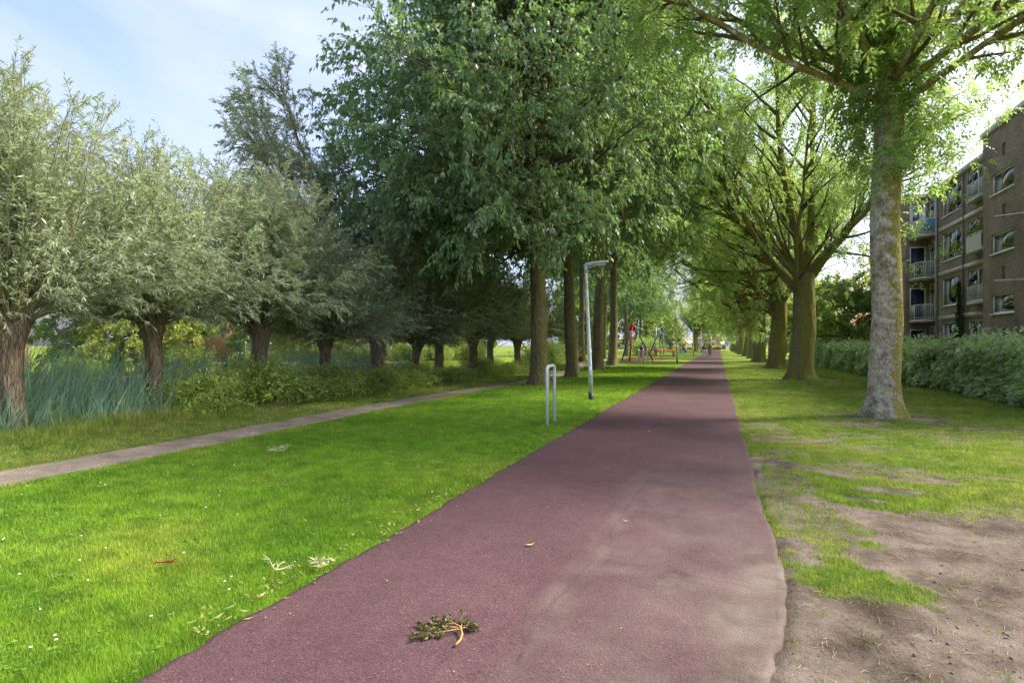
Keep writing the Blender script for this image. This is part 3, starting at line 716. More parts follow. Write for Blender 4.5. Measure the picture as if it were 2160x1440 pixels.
# ---- plain background tree
def backtree(o, seed, H, rmax, zb, nl, n2, n3, nleaf, L, Wd, leaf='far_leaf', r0=0.28):
    rng = np.random.default_rng(seed)
    zs = np.concatenate([[0, .2, .5], np.linspace(1.0, H * 0.85, 14)])
    C = np.stack([0.3 * (vnoise(zs * 0.3, 1.0, seed) - .5), 0.3 * (vnoise(zs * 0.3, 5.0, seed) - .5), zs], 1)
    tr = trunk_mesh(C, r0 * np.clip(1 - zs / H, 0.08, 1), 14, rng, flare=0.4, seed=seed)
    fz = (np.arange(nl) + 0.5) / nl; z = zb + (H * 0.8 - zb) * fz; az = np.arange(nl) * 2.39996
    el = 0.15 + 0.9 * fz; L1 = rmax * (0.75 + 0.4 * rng.random(nl)) * np.clip(np.sin((0.25 + 0.72 * fz) * PI) ** 0.5, 0.35, 1) / np.maximum(np.cos(el), 0.6)
    P0 = np.stack([np.interp(z, zs, C[:, 0]), np.interp(z, zs, C[:, 1]), z], 1); D0 = np.stack([np.cos(az) * np.cos(el), np.sin(az) * np.cos(el), np.sin(el)], 1)
    l1 = grow(P0, D0, L1, 7, 0.0, 0.08, rng)
    P, D, par, t = spawn(l1, n2, 0.2, 1.0, 0.8, rng); l2 = grow(P, D, L1[par] * (0.5 - 0.25 * t), 5, 0.0, 0.1, rng)
    P, D, _, _ = spawn(l2, n3, 0.2, 1.0, 0.8, rng); l3 = grow(P, D, 0.5 + 0.6 * rng.random(len(P)), 4, -0.08, 0.1, rng)
    br = join_arrays([tube_arrays(l1, taper(0.07, 0.02, len(l1), 7), 5), tube_arrays(l2, taper(0.02, 0.008, len(l2), 5), 3)])
    cr = leaves_on(l3, nleaf, L, Wd, rng, grav=0.5, jit=0.06)
    parts_of(o, tr, br, cr, M['elm_bark'], M['twig'], M[leaf])

# ------------------------------------------------------------------ trees in place
LEFT = np.array([-math.cos(TH), -math.sin(TH)])           # towards the left of the view
# elms on the lawn between the two paths
GE = 'straight trunked park trees on the lawn'
e1 = thing('park_tree', 'nearest straight trunked tree left of the path, with huge dark hanging crown', 'tree', (-6.7, 21.6, 0), 0, GE)
elm(e1, 11, 18.0, 0.36, 6.9, 5.3, 60, 10, 8, 19, 0.165, 0.076, lean=tuple(LEFT * 0.02), zlow=8.2, turns=((0.5, 0.97), (-0.45, 1.02)))
e2 = thing('park_tree', 'second straight trunked tree beyond the hoop stand, slimmer leaning trunk with mossy right side', 'tree', (-6.8, 27.5, 0), 0, GE)
elm(e2, 12, 19.0, 0.32, 5.8, 8.4, 40, 9, 7, 17, 0.21, 0.10, lean=tuple(LEFT * 0.03), turns=((2.2, 0.97),))
for i, (x, y, rz, sc, lb) in enumerate([
        (-7.2, 35.9, 2.1, 1.12, 'broad dark trunked tree directly behind the nearest lamp post'),
        (-7.8, 44.6, 4.0, 1.1, 'tree with flared roots just right of and behind the nearest lamp post'),
        (-12.0, 52.5, 1.0, 1.0, 'tree with slender trunk just left of the red legged playground tripod'),
        (-12.6, 66.0, 3.0, 1.0, 'dark trunked tree directly behind the red playground tripod'),
        (-12.6, 84.0, 5.0, 0.95, 'tree between the two playground frames, pale trunk'),
        (-13.0, 104.0, 0.4, 0.95, 'tree behind the blue playground frame')]):
    copy_thing(e2, (x, y, 0), rz, lb, GE, sc)

# ash avenue
GA = 'mossy ash trees along the right side of the cycle path'
def shoots(rng):
    """leafy shoots sprouting straight from the upper trunk of the nearest ash"""
    n = 520; a = rng.random(n) * 2 * PI; z = 4.9 + 4.2 * rng.random(n) ** 0.6
    P = np.stack([0.27 * np.cos(a), 0.27 * np.sin(a), z], 1); D = np.stack([np.cos(a), np.sin(a), 0.1 + 0.3 * rng.random(n)], 1)
    return grow(P, D, 0.3 + 1.2 * rng.random(n) ** 2, 4, -0.25, 0.12, rng)
a1 = thing('ash_tree', 'nearest ash on the right verge, pale lichen spotted trunk with dark moss on its right', 'tree', (3.5, 14.8, 0), 0, GA)
ash(a1, 21, 9.5, 0.315, [(200, 22, 6.2, 6.9, 0.10, 0.012), (235, 28, 5.6, 7.4, 0.09, 0.0), (275, 25, 5.5, 7.2, 0.09, 0.0), (165, 30, 7.0, 7.6, 0.11, 0.02), (320, 22, 6.0, 7.2, 0.10, 0.0), (350, 30, 6.0, 6.8, 0.09, 0.01), (30, 35, 6.0, 7.4, 0.09, 0.02), (80, 40, 6.0, 7.6, 0.09, 0.02),
    (120, 45, 6, 8.2, 0.10, 0.03), (215, 55, 5.5, 8.6, 0.12, 0.02), (300, 55, 5.5, 8.7, 0.12, 0.02), (20, 60, 5.5, 8.8, 0.12, 0.02), (140, 75, 5, 9.0, 0.15, 0.02), (250, 78, 5, 9.0, 0.16, 0.02)],
    11, 7, 4, 0.12, 0.049, 0.25, bark='ash_bark_pale', nphi=72, extra=shoots, lump=0.035, wig=0.09)
a2 = thing('ash_tree', 'second ash from the camera on the right verge, thick yellow mossy trunk forking low', 'tree', (3.6, 29.3, 0), 0, GA)
ash(a2, 22, 5.0, 0.54, [(210, 50, 12.5, 3.6, 0.12, 0.03), (185, 66, 11, 4.2, 0.13, 0.01), (145, 55, 10, 4.4, 0.13, 0.02), (235, 40, 10, 3.4, 0.10, 0.05), (20, 58, 9.5, 4.2, 0.20, 0.01), (100, 74, 12, 4.6, 0.24, 0.0), (190, 48, 12, 4.4, 0.18, 0.03), (250, 62, 11, 4.7, 0.20, 0.02), (300, 46, 8, 4.6, 0.14, 0.03), (160, 36, 10.5, 4.0, 0.13, 0.05), (215, 34, 10.5, 3.9, 0.12, 0.05), (60, 40, 7, 4.3, 0.12, 0.05), (330, 70, 11, 4.8, 0.2, 0.0)],
    13, 8, 3, 0.138, 0.055, 0.30, lean=(0.03, 0.0))
a3 = thing('ash_tree', 'third ash from the camera on the right verge, stout trunk leaning right with arching limbs', 'tree', (3.7, 42.2, 0), 0, GA)
ash(a3, 23, 4.6, 0.57, [(205, 55, 12.5, 3.2, 0.12, 0.02), (165, 62, 11, 3.6, 0.13, 0.01), (240, 36, 9, 3.0, 0.10, 0.06), (185, 38, 12, 3.3, 0.11, 0.05), (175, 40, 11, 3.9, 0.17, 0.05), (200, 30, 11, 4.0, 0.14, 0.07), (150, 48, 10, 4.3, 0.2, 0.03), (230, 45, 9, 4.4, 0.17, 0.04), (280, 55, 9, 4.3, 0.18, 0.02), (20, 55, 10, 4.2, 0.22, 0.02), (70, 62, 11, 4.4, 0.24, 0.01), (320, 50, 9, 4.2, 0.16, 0.03), (110, 75, 12, 4.4, 0.22, 0.0), (190, 66, 12, 4.4, 0.22, 0.0)],
    14, 8, 3, 0.155, 0.062, 0.33, lean=(0.03, 0.0), n4=2)
ordn = ['fourth', 'fifth', 'sixth', 'seventh', 'eighth', 'ninth', 'tenth', 'eleventh', 'twelfth']
for i, y in enumerate([57.8, 72.5, 87, 101.5, 116, 130.5, 145, 159.5, 174]):
    src = a3 if i % 2 == 0 else a2
    copy_thing(src, (3.75 + 0.15 * (i % 3 - 1), y, 0), [0.25, -0.3, -0.2, 0.35, 0.1, -0.35, 0.3, -0.1, 0.2][i], '%s ash from the camera in the row on the right verge' % ordn[i], GA, [1.0, .95, 1.05, .92, 1.0, .96, 1.03, .95, 1.0][i])
# two old trees far down the left side of the path
copy_thing(a3, (-5.4, 160, 0), 2.6, 'dark forked tree far away left of the path, by the last lamp', None, 1.0)
copy_thing(a2, (-5.0, 138, 0), 2.9, 'far tree left of the path with branches arching over it, nearer than the yellow hedge', None, 0.9)

# pollard willows along the pond
GW = 'pollard willows in a row along the pond'
w_names = ['leftmost pollard willow, thick trunk cut by the left edge of the picture', 'second pollard willow from the left, bare reddish brown trunk beside the blue green reeds',
           'third pollard willow from the left, its head hidden in hanging leaves', 'fourth pollard willow from the left, pale trunk behind the shrubs',
           'fifth pollard willow from the left, thick bare limbs, tall crown leaning left', 'sixth pollard willow from the left, thin crooked trunk',
           'seventh pollard willow from the left, with dark knuckled head', 'eighth pollard willow from the left, pale straight shoots on its head',
           'ninth pollard willow from the left', 'tenth pollard willow from the left, slim dark trunk', 'eleventh pollard willow from the left, half hidden behind the nearest park tree trunk']
w1 = thing('pollard_willow', w_names[0], 'tree', (-11.5, 6.3, 0), 0, GW); willow(w1, 31, 0.205, 2.0, 80, (1.6, 4.5), 15, 32, 0.115, 0.019, lean=(0.0, 0))
w2 = thing('pollard_willow', w_names[1], 'tree', (-11.7, 9.1, 0), 0, GW); willow(w2, 32, 0.17, 2.05, 76, (1.5, 4.2), 15, 32, 0.12, 0.020)
w3 = thing('pollard_willow', w_names[2], 'tree', (-11.6, 12.1, 0), 0, GW); willow(w3, 33, 0.20, 2.05, 78, (1.6, 4.4), 16, 32, 0.13, 0.024)
copy_thing(w2, (-11.6, 14.7, -0.05), 1.9, w_names[3], GW, (0.92, 0.92, 0.84)).rotation_euler = (0.03, -0.05, 1.9)
w5 = thing('pollard_willow', w_names[4], 'tree', (-11.6, 17.7, 0), 0, GW)
willow(w5, 35, 0.25, 2.0, 50, (2.0, 4.8), 12, 26, 0.165, 0.034, turns=(), limbs=[(205, 60, 10.2, 0.13), (190, 66, 9.6, 0.12), (225, 56, 8.0, 0.11), (150, 60, 7.5, 0.11), (30, 66, 6.5, 0.10), (330, 55, 5.5, 0.10), (200, 42, 7.0, 0.09)])
for i, (y, s, src, rz) in enumerate([(20.6, .92, w2, 3.3), (22.5, .98, w3, 1.1), (25.8, 1.0, w3, 2.7), (29.0, .98, w2, 4.4), (33.1, .98, w3, 4.9), (36.4, .95, w2, 0.8)]):
    q_ = copy_thing(src, (-11.6 + 0.15 * (i % 3 - 1), y, -0.03), rz, w_names[5 + i], GW, (s, s, s * (0.86, 1.04, 0.92, 1.08, 0.9, 1.0)[i]))
    q_.rotation_euler = ((0.05, -0.03, 0.02, -0.05, 0.03, 0.0)[i], (-0.06, 0.03, -0.02, 0.05, -0.03, 0.02)[i], rz)

# background trees: beyond the pond, behind the elms, round the houses and at the end of the path
b1 = thing('background_tree', 'broad green tree across the pond behind the leftmost willows', 'tree', (-31, 22, 0), 0, 'trees beyond the pond')
backtree(b1, 41, 9, 4.2, 1.2, 26, 7, 6, 22, 0.30, 0.15)
b2 = thing('background_tree', 'yellow green tree across the pond between the second and third willows', 'tree', (-27.5, 20.5, 0), 0, 'trees beyond the pond')
backtree(b2, 42, 5, 2.6, 0.4, 18, 6, 6, 18, 0.22, 0.12, leaf='yellow_leaf', r0=0.14)
b3 = thing('background_tree', 'small tree with layered foliage behind the right hedge, left of the nearest ash trunk', 'tree', (9.7, 52.5, 0), 0, 'trees behind the right hedge')
backtree(b3, 43, 6.2, 3.0, 1.3, 20, 6, 6, 22, 0.22, 0.11, r0=0.16)
BT = [  # source, x, y, rot, scale, label, group
    (b1, -34, 36, 1.0, 1.0, 'green tree across the pond behind the third and fourth willows', 'trees beyond the pond'),
    (b1, -33, 52, 2.0, 1.1, 'green tree across the pond behind the thick limbed willow', 'trees beyond the pond'),
    (b2, -28, 34, 2.2, 1.1, 'yellow green bush across the pond, left of the fourth willow', 'trees beyond the pond'),
    (b1, -30, 70, 3.4, 1.0, 'green tree across the pond behind the sixth to eighth willows', 'trees beyond the pond'),
    (b2, -27, 56, 0.6, 1.0, 'yellow green bush across the pond behind the seventh willow', 'trees beyond the pond'),
    (b1, -22, 98, 1.3, 1.2, 'tree filling the gap behind the park tree trunks', 'trees behind the park trees'),
    (b1, -16, 120, 0.3, 1.2, 'tree behind the playground, left of the blue frame', 'trees behind the park trees'),
    (b1, -28, 120, 4.0, 1.4, 'tall tree deep behind the playground', 'trees behind the park trees'),
    (b1, -14, 150, 5.0, 1.2, 'tree far behind the blue playground frame', 'trees behind the park trees'),
    (b2, -13, 172, 1.4, 1.5, 'golden tree far away by the yellow hedge, left of the lamps', 'trees at the end of the path'),
    (b2, -2, 206, 2.4, 1.5, 'small bright tree at the very end of the path', 'trees at the end of the path'),
    (b1, -20, 215, 2.9, 1.3, 'tree behind the far pale building, left part', 'trees at the end of the path'),
    (b1, 6, 222, 0.9, 1.3, 'tree closing the view at the end of the avenue', 'trees at the end of the path'),
    (b1, -40, 200, 2.0, 1.6, 'tall tree far behind the playground lawn', 'trees at the end of the path'),
    (b3, 8.7, 61.0, 2.0, 1.05, 'small dark stemmed tree behind the hedge, just right of the second ash', 'trees behind the right hedge'),
    (b2, 16.0, 60.0, 1.0, 1.7, 'yellowing tree behind the low tiled house', 'trees behind the right hedge'),
    (b1, 12.0, 92.0, 3.0, 1.0, 'tree behind the third ash on the house side', 'trees behind the right hedge'),
    (b1, 11.0, 130.0, 1.0, 1.0, 'far tree behind the row of ashes on the right', 'trees behind the right hedge'),
]
for s_, x, y, rz, sc, lb, gp in BT: copy_thing(s_, (x, y, 0), rz, lb, gp, sc)
#@@PLANTS
# ------------------------------------------------------------------ grass
def blades(x, y, h, w, rng, lean=0.45):
    n = len(x); z = ground_z(x, y) - 0.004
    a = rng.random(n) * 2 * PI; d = np.stack([np.cos(a), np.sin(a), np.zeros(n)], 1)
    b_ = rng.random(n) * 2 * PI; ln = np.stack([np.cos(b_), np.sin(b_), np.zeros(n)], 1) * (rng.random(n) * lean * 1.6 * h)[:, None]
    P = np.stack([x, y, z], 1); tip = P + ln; tip[:, 2] += h
    V = np.stack([P - d * (w / 2)[:, None], P + d * (w / 2)[:, None], tip], 1).reshape(-1, 3)
    return V, np.arange(n * 3).reshape(-1, 3)

def view_points(n, dmin, dmax, rng, umin=-1.02, umax=1.02, p=0.0):
    """ground points in front of the place the camera stands, thinning out with distance"""
    f = rng.random(n)
    d = dmin * (dmax / dmin) ** f
    u = rng.uniform(umin, umax, n)
    lat = u * d
    return lat * math.cos(TH) - d * math.sin(TH), lat * math.sin(TH) + d * math.cos(TH), d

def grass_mat(name, cols, tcol):
    m, nt, n, l, o = mat_new(name)
    g = N(n, 'NewGeometry'); z1 = N(n, 'TexNoise', Scale=0.55, Detail=4.0); z2 = N(n, 'TexNoise', Scale=4.0, Detail=4.0)
    for z in (z1, z2): l.new(g.outputs['Position'], z.inputs['Vector'])
    k = len(cols); f = math_n(n, l, 'ADD', math_n(n, l, 'MULTIPLY', g.outputs['Random Per Island'], 0.45), math_n(n, l, 'MULTIPLY', math_n(n, l, 'SUBTRACT', z1.outputs['Fac'], 0.32), 1.7))
    r = ramp(n, [(i / (k - 1), c) for i, c in enumerate(cols)]); l.new(f, r.inputs['Fac'])
    r2 = ramp(n, [(0.3, (0.6, 0.66, 0.7)), (0.7, (1.25, 1.2, 1.1))]); l.new(z2.outputs['Fac'], r2.inputs['Fac'])
    c = mixc(n, l, 1.0, r.outputs['Color'], r2.outputs['Color'], 'MULTIPLY')
    b = N(n, 'BsdfPrincipled'); b.inputs['Roughness'].default_value = 0.55; b.inputs['Specular IOR Level'].default_value = 0.25; l.new(c, b.inputs['Base Color'])
    tr = N(n, 'BsdfTranslucent'); l.new(mixc(n, l, 1.0, c, tcol, 'MULTIPLY'), tr.inputs['Color'])
    ms = N(n, 'MixShader'); ms.inputs[0].default_value = 0.4; l.new(b.outputs['BSDF'], ms.inputs[1]); l.new(tr.outputs['BSDF'], ms.inputs[2]); l.new(ms.outputs[0], o.inputs['Surface'])
    return m
M['grass'] = grass_mat('grass', [(0.095, 0.205, 0.018), (0.145, 0.29, 0.025), (0.225, 0.36, 0.036), (0.35, 0.39, 0.07)], (1.5, 1.6, 1.2))
M['verge'] = grass_mat('verge', [(0.11, 0.19, 0.03), (0.18, 0.27, 0.045), (0.28, 0.33, 0.08), (0.38, 0.34, 0.15)], (1.4, 1.4, 1.2))
M['grass_dry'] = grass_mat('grass_dry', [(0.10, 0.19, 0.03), (0.16, 0.25, 0.04), (0.25, 0.31, 0.06), (0.36, 0.34, 0.13)], (1.4, 1.4, 1.2))

rng = np.random.default_rng(5)
x, y, d = view_points(1150000, 2.3, 42, rng)
pn = fbm(x * 1.1, y * 1.1, 101); edge = 0.05 * rng.normal(size=len(x))
onlawn = (x < path_left(y) + 0.03 + np.abs(edge) * 0.6) & (x > foot_c(y) + foot_hw(y) - 0.06 + edge)
onverge = (x < foot_c(y) - foot_hw(y) + 0.06 + edge) & (x > -13.0)
bm = bare_mask(x, y)
hf = fbm(x * 11, y * 11, 131) - 0.5
onright = (x > path_right(y) - 0.02 - np.abs(edge) * 0.5) & (x < 12) & (rng.random(len(x)) > np.clip(bm * 1.15 + hf * 1.5 * (bm > 0.08), 0, 0.965))
bareL = rng.random(len(x)) > bm * 0.8
sc = (d / 3.0)
h = (0.024 + 0.022 * rng.random(len(x)) ** 1.5) * (0.35 + 1.3 * pn) * sc ** 0.28
w = 0.0055 * sc ** 0.78 * (0.7 + 0.6 * rng.random(len(x)))
k = onlawn & bareL
ntri = 0
Vs, Fs = blades(x[k], y[k], h[k], w[k], rng); ntri += len(Fs)
lg = link('lawn_grass', make_mesh('lawn_grass', Vs, [Fs]), M['grass']); tag(lg, 'bright mown grass of the lawn between the cycle path and the gravel footpath', 'grass', kind='stuff')
k = onright
Vs, Fs = blades(x[k], y[k], h[k] * (0.95 - 0.5 * bm[k]), w[k], rng, 0.6); ntri += len(Fs)
rg = link('verge_grass', make_mesh('verge_grass', Vs, [Fs]), M['grass_dry']); tag(rg, 'worn yellowish grass on the verge right of the cycle path', 'grass', kind='stuff')
k = onverge
hv = h * (1 + 3.6 * sstep(-9.9, -10.6, x + (pn - 0.5) * 1.5) * (0.5 + pn))
Vs, Fs = blades(x[k], y[k], hv[k], w[k] * 1.35, rng, 0.7); ntri += len(Fs)
tg = link('bank_grass', make_mesh('bank_grass', Vs, [Fs]), M['verge']); tag(tg, 'long rank grass on the bank between the footpath and the willows', 'grass', kind='stuff')

# broad leaved clover and plantain in the near lawn
x, y, d = view_points(20000, 2.4, 14, rng, -1.0, 0.45)
k = (x < path_left(y) - 0.02) & (x > foot_c(y) + 0.6) & (fbm(x * 1.7, y * 1.7, 111) > 0.47)
x, y, d = x[k], y[k], d[k]; P = np.stack([x, y, ground_z(x, y) + 0.010 + 0.02 * rng.random(len(x))], 1)
D = norm(np.stack([rng.normal(size=len(x)), rng.normal(size=len(x)), rng.normal(0, 0.25, len(x))], 1))
V, F = kites(P, D, norm(Zv + rng.normal(0, 0.35, P.shape)), 0.022 * (d / 3) ** 0.5 * (0.7 + rng.random(len(x))), 0.017 * (d / 3) ** 0.5 * (0.7 + 0.6 * rng.random(len(x))), 0.1)
cl = link('clover', make_mesh('clover', V, [F]), leaf_mat('clover_leaf', [(0.05, 0.13, 0.022), (0.08, 0.18, 0.03), (0.12, 0.21, 0.04)], (0.2, 0.34, 0.06), 0.3, 0.6, spec=0.15)); tag(cl, 'small clover leaves scattered through the lawn beside the path', 'clover', kind='stuff')
# daisies
x, y, d = view_points(110, 2.6, 16, rng, -1.0, 0.1); k = (x < path_left(y) - 0.1) & (x > foot_c(y) + 0.7); x, y = x[k], y[k]
mb = MB()
for a_, b_ in zip(x, y):
    r_ = 0.006 + 0.004 * rng.random(); zz = float(ground_z(a_, b_)) + 0.035 + 0.02 * rng.random(); q = np.arange(7) * 2 * PI / 7
    mb.add(np.concatenate([[[a_, b_, zz + 0.004]], np.stack([a_ + r_ * np.cos(q), b_ + r_ * np.sin(q), np.full(7, zz)], 1)]), F3=[(0, 1 + i, 1 + (i + 1) % 7) for i in range(7)])
da = mb.build('daisies', plain('petal', (0.75, 0.73, 0.74), 0.7)); tag(da, 'tiny white daisies dotted over the lawn', 'daisies', kind='stuff')

# soil crumbs, dead stalks and litter on the bare ground
x, y, d = view_points(9000, 2.4, 9, rng, 0.2, 1.02); k = (bare_mask(x, y) > 0.5) & (x > path_right(y) + 0.03); x, y = x[k], y[k]
mb = MB()
for a_, b_ in zip(x[:350], y[:350]):
    r_ = 0.003 + 0.010 * rng.random() ** 4; mb.ball((a_, b_, float(ground_z(a_, b_)) + r_ * 0.2), (r_ * rng.uniform(.7, 1.4), r_ * rng.uniform(.7, 1.4), r_ * 0.7), 5, 3)
cr_ = mb.build('soil_crumbs', plain('crumb', (0.17, 0.13, 0.105), 0.95, noise=0.4, nscale=40)); tag(cr_, 'loose crumbs of soil on the bare ground at lower right', 'soil', kind='stuff')
n = 650; x, y = x[900:900 + n], y[900:900 + n]; n = len(x); a_ = rng.random(n) * PI; L_ = 0.03 + 0.10 * rng.random(n) ** 2
P = np.stack([x, y, ground_z(x, y) + 0.006], 1); D = np.stack([np.cos(a_), np.sin(a_), rng.normal(0.04, 0.08, n)], 1)
V, F = tube_arrays(grow(P, D, L_, 4, -0.02, 0.22, rng), taper(0.0016, 0.0009, n, 4), 4)
st = link('dead_stalks', make_mesh('dead_stalks', V, [F]), plain('straw', (0.34, 0.25, 0.15), 0.85, noise=0.4)); tag(st, 'dry straw coloured stalks strewn on the bare soil at lower right', 'plant litter', kind='stuff')
# withered leaves caught in the grass along the edge of the path
n = 420; y = 2.3 * (16 / 2.3) ** rng.random(n); x = path_left(y) - 0.10 + rng.normal(0, 0.10, n)
q = rng.random(n) < 0.25; x = np.where(q, rng.uniform(-2.5, 0.3, n), x)
x = x[y > 0]; P = np.stack([x, y, np.where(x > PATH_L, 0.016, 0.03)], 1); D = norm(np.stack([rng.normal(size=n), rng.normal(size=n), np.abs(rng.normal(0, 0.1, n))], 1))
s_ = np.where(q, 0.4, 1.0)
V, F = kites(P, D, norm(Zv + rng.normal(0, 0.3, P.shape)), 0.045 * s_ * (0.5 + rng.random(n)), 0.014 * s_ * (0.6 + 0.8 * rng.random(n)), -0.05)
ll = link('leaf_litter', make_mesh('leaf_litter', V, [F]), leaf_mat('dead_leaf', [(0.16, 0.09, 0.04), (0.26, 0.18, 0.07), (0.20, 0.22, 0.08), (0.34, 0.30, 0.14)], (0.3, 0.25, 0.1), 0.15, 0.6)); tag(ll, 'small withered leaves along the left edge of the cycle path', 'leaf litter', kind='stuff')

# ------------------------------------------------------------------ hedges, shrubs, reeds
def hedge_arrays(x0, x1, y0, y1, h, nleaf, L, Wd, rng, seed, dref=16.0, ragged=0.25, dist=True):
    n = nleaf
    if dist: y = y0 + (y1 - y0) * rng.random(n) ** 1.7
    else: y = y0 + (y1 - y0) * rng.random(n)
    hh = h * (0.66 + 0.68 * fbm(y * 0.8, 0.5, seed)); wv = 0.9 + 0.35 * fbm(y * 0.6, 5.5, seed + 1)
    cx = (x0 + x1) / 2; hx = (x1 - x0) / 2 * wv
    s = rng.random(n); front = s < 0.55; top = s >= 0.55
    zf = hh * (0.03 + 0.97 * rng.random(n) ** 0.9); bul = 0.85 * (fbm(y * 1.1, zf * 1.3, seed + 2) - 0.45)
    x = np.where(front, cx - hx * (1.0 - 0.35 * (zf / hh) ** 3) - bul, cx + hx * (2 * rng.random(n) - 1) * 0.95)
    z = np.where(front, zf, hh * (1 - 0.10 * ((x - cx) / hx) ** 2) + 0.25 * (fbm(x * 1.3, y * 1.3, seed + 3) - 0.45))
    sp = rng.random(n) < 0.07; z = np.where(sp & top, z + ragged * rng.random(n) * (fbm(x * 4, y * 4, seed + 9) > 0.5), z)
    dep = np.abs(rng.normal(0, 0.13, n)); x = np.where(front, x + dep, x); z = np.where(top & ~sp, z - dep, z)
    P = np.stack([x, y, np.maximum(z, 0.03)], 1)
    out_d = np.where(front[:, None], np.array([[-0.8, -0.2, 0.1]]), np.array([[-0.1, -0.1, 0.75]]))
    D = norm(out_d + rng.normal(0, 0.6, P.shape)); Nn = norm(rng.normal(0, 0.5, P.shape) + out_d * 0.6 + Zv * 0.5)
    ks = np.maximum(1, np.hypot(P[:, 0], P[:, 1]) / dref) ** 0.75 if dist else np.ones(n)
    sz = ks * (0.6 + 0.7 * rng.random(n))
    return kites(P, D, Nn, L * sz, Wd * sz)

rng = np.random.default_rng(8)
hd = thing('hedge', 'tall shaggy hedge with whitish leaf undersides in front of the apartment block', 'hedge', (8.4, 36, 0))
V, F = hedge_arrays(7.35, 9.6, 15.0, 60, 1.55, 56000, 0.092, 0.050, rng, 300)
o_ = link('foliage', make_mesh('foliage', V, [F]), M['hedge_leaf'], hd, True)
o2 = link('foliage', o_.data, M['hedge_leaf'], hd, True); o2.location = o_.location + Vector((0.05, 0.23, -0.04))
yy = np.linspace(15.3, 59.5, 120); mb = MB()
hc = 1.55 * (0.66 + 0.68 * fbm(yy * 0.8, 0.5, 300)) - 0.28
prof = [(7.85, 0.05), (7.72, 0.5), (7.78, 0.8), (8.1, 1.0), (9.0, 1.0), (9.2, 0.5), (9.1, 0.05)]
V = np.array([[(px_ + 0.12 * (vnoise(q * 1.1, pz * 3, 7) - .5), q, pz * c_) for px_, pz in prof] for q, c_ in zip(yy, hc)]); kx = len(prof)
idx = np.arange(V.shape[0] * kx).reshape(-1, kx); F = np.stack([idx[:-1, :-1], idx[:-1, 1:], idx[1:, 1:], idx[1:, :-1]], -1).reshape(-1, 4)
link('blocking_core', make_mesh('blocking_core', V.reshape(-1, 3), [F], True), plain('hedge_core', (0.03, 0.045, 0.018), 0.95, noise=0.5, nscale=9), hd, True)  # solid dark body added inside the leaves to block light, replacing inner branches
# upright whippy shoots above the hedge
n = 900; yq = 15 + 36 * rng.random(n) ** 1.6; P = np.stack([rng.uniform(7.4, 9.4, n), yq, 1.48 * (0.66 + 0.68 * fbm(yq * 0.8, 0.5, 300))], 1)
tw = grow(P, np.stack([rng.normal(-0.1, 0.25, n), rng.normal(0, 0.25, n), np.ones(n)], 1), 0.22 + 0.45 * rng.random(n) ** 2, 5, 0.0, 0.1, rng)
V, F = leaves_on(tw, 12, 0.10, 0.05, rng, grav=0.1); link('shoots', make_mesh('shoots', V, [F]), M['hedge_leaf'], hd, True)

# yellow hedges closing the far end of the path
for (xa, xb, lb) in ((-26, -7.2, 'low yellow hedge at the far end of the lawn, left piece'), (-3.6, 0.9, 'short low yellow hedge right at the far end of the cycle path')):
    t_ = thing('yellow_hedge', lb, 'hedge', ((xa + xb) / 2, 188, 0), 0, 'yellow hedges at the end of the path')
    V, F = hedge_arrays(-0.6, 0.6, xa, xb, 1.05, 5000, 0.22, 0.16, rng, 330, ragged=0.05, dist=False)
    V = np.stack([V[:, 1], 188 + V[:, 0], V[:, 2]], 1)
    link('foliage', make_mesh('foliage', V, [F]), leaf_mat('gold_leaf', [(0.35, 0.33, 0.05), (0.5, 0.42, 0.06), (0.6, 0.5, 0.08)], (0.5, 0.45, 0.08), 0.25, 0.5), t_, True)
    MB().box(xa + 0.2, xb - 0.2, 187.6, 188.4, 0.02, 0.85).build('blocking_core', M['twig'], t_, True)  # solid box added as light-blocking core in place of inner branches

# shrubs between the footpath and the willows
def shrub(o, seed, R, H, n, L, Wd):
    rng = np.random.default_rng(seed); m_ = n // 24
    a = rng.random(m_) * 2 * PI; e = np.radians(8 + 82 * rng.random(m_) ** 0.75); q = (0.35 + 0.65 * rng.random(m_) ** 0.4)
    D = np.stack([np.cos(a) * np.cos(e), np.sin(a) * np.cos(e), np.sin(e)], 1)
    sh = grow(np.zeros((m_, 3)) + rng.normal(0, 0.12, (m_, 3)) * [1, 1, 0.1], D, q * (R * np.cos(e) + H * np.sin(e)), 7, -0.03, 0.10, rng)
    V, F = leaves_on(sh, 24, L, Wd, rng, grav=0.2, t0=0.35, jit=0.05)
    V[:, 2] = np.maximum(V[:, 2], 0.01)
    link('stems', make_mesh('stems', *[(lambda a_: (a_[0], [a_[1]]))(tube_arrays(sh[::3], taper(0.008, 0.003, len(sh[::3]), 7), 3))][0]), M['twig'], o)
    link('foliage', make_mesh('foliage', V, [F]), M['shrub_leaf'], o)
GS = 'shrubs between the footpath and the willows'
s1 = thing('shrub', 'leafy shrub just right of the second willow trunk, first of the shrub row', 'shrub', (-11.2, 9.9, 0), 0, GS); shrub(s1, 51, 1.0, 0.85, 9000, 0.085, 0.042)
s2 = thing('shrub', 'yellowish shrub under the third willow', 'shrub', (-11.1, 11.6, 0), 0, GS); shrub(s2, 52, 1.25, 1.0, 11000, 0.095, 0.048)
sl = ['shrub in front of the third willow trunk, right side', 'shrub left of the fourth willow trunk', 'shrub in front of the fourth willow trunk', 'shrub left of the thick limbed fifth willow', 'shrub in front of the fifth willow trunk',
      'shrub between the fifth and sixth willow trunks', 'shrub in front of the sixth willow trunk', 'shrub at the foot of the seventh willow', 'shrub at the foot of the eighth willow', 'shrub at the foot of the ninth willow', 'shrub at the foot of the tenth willow']
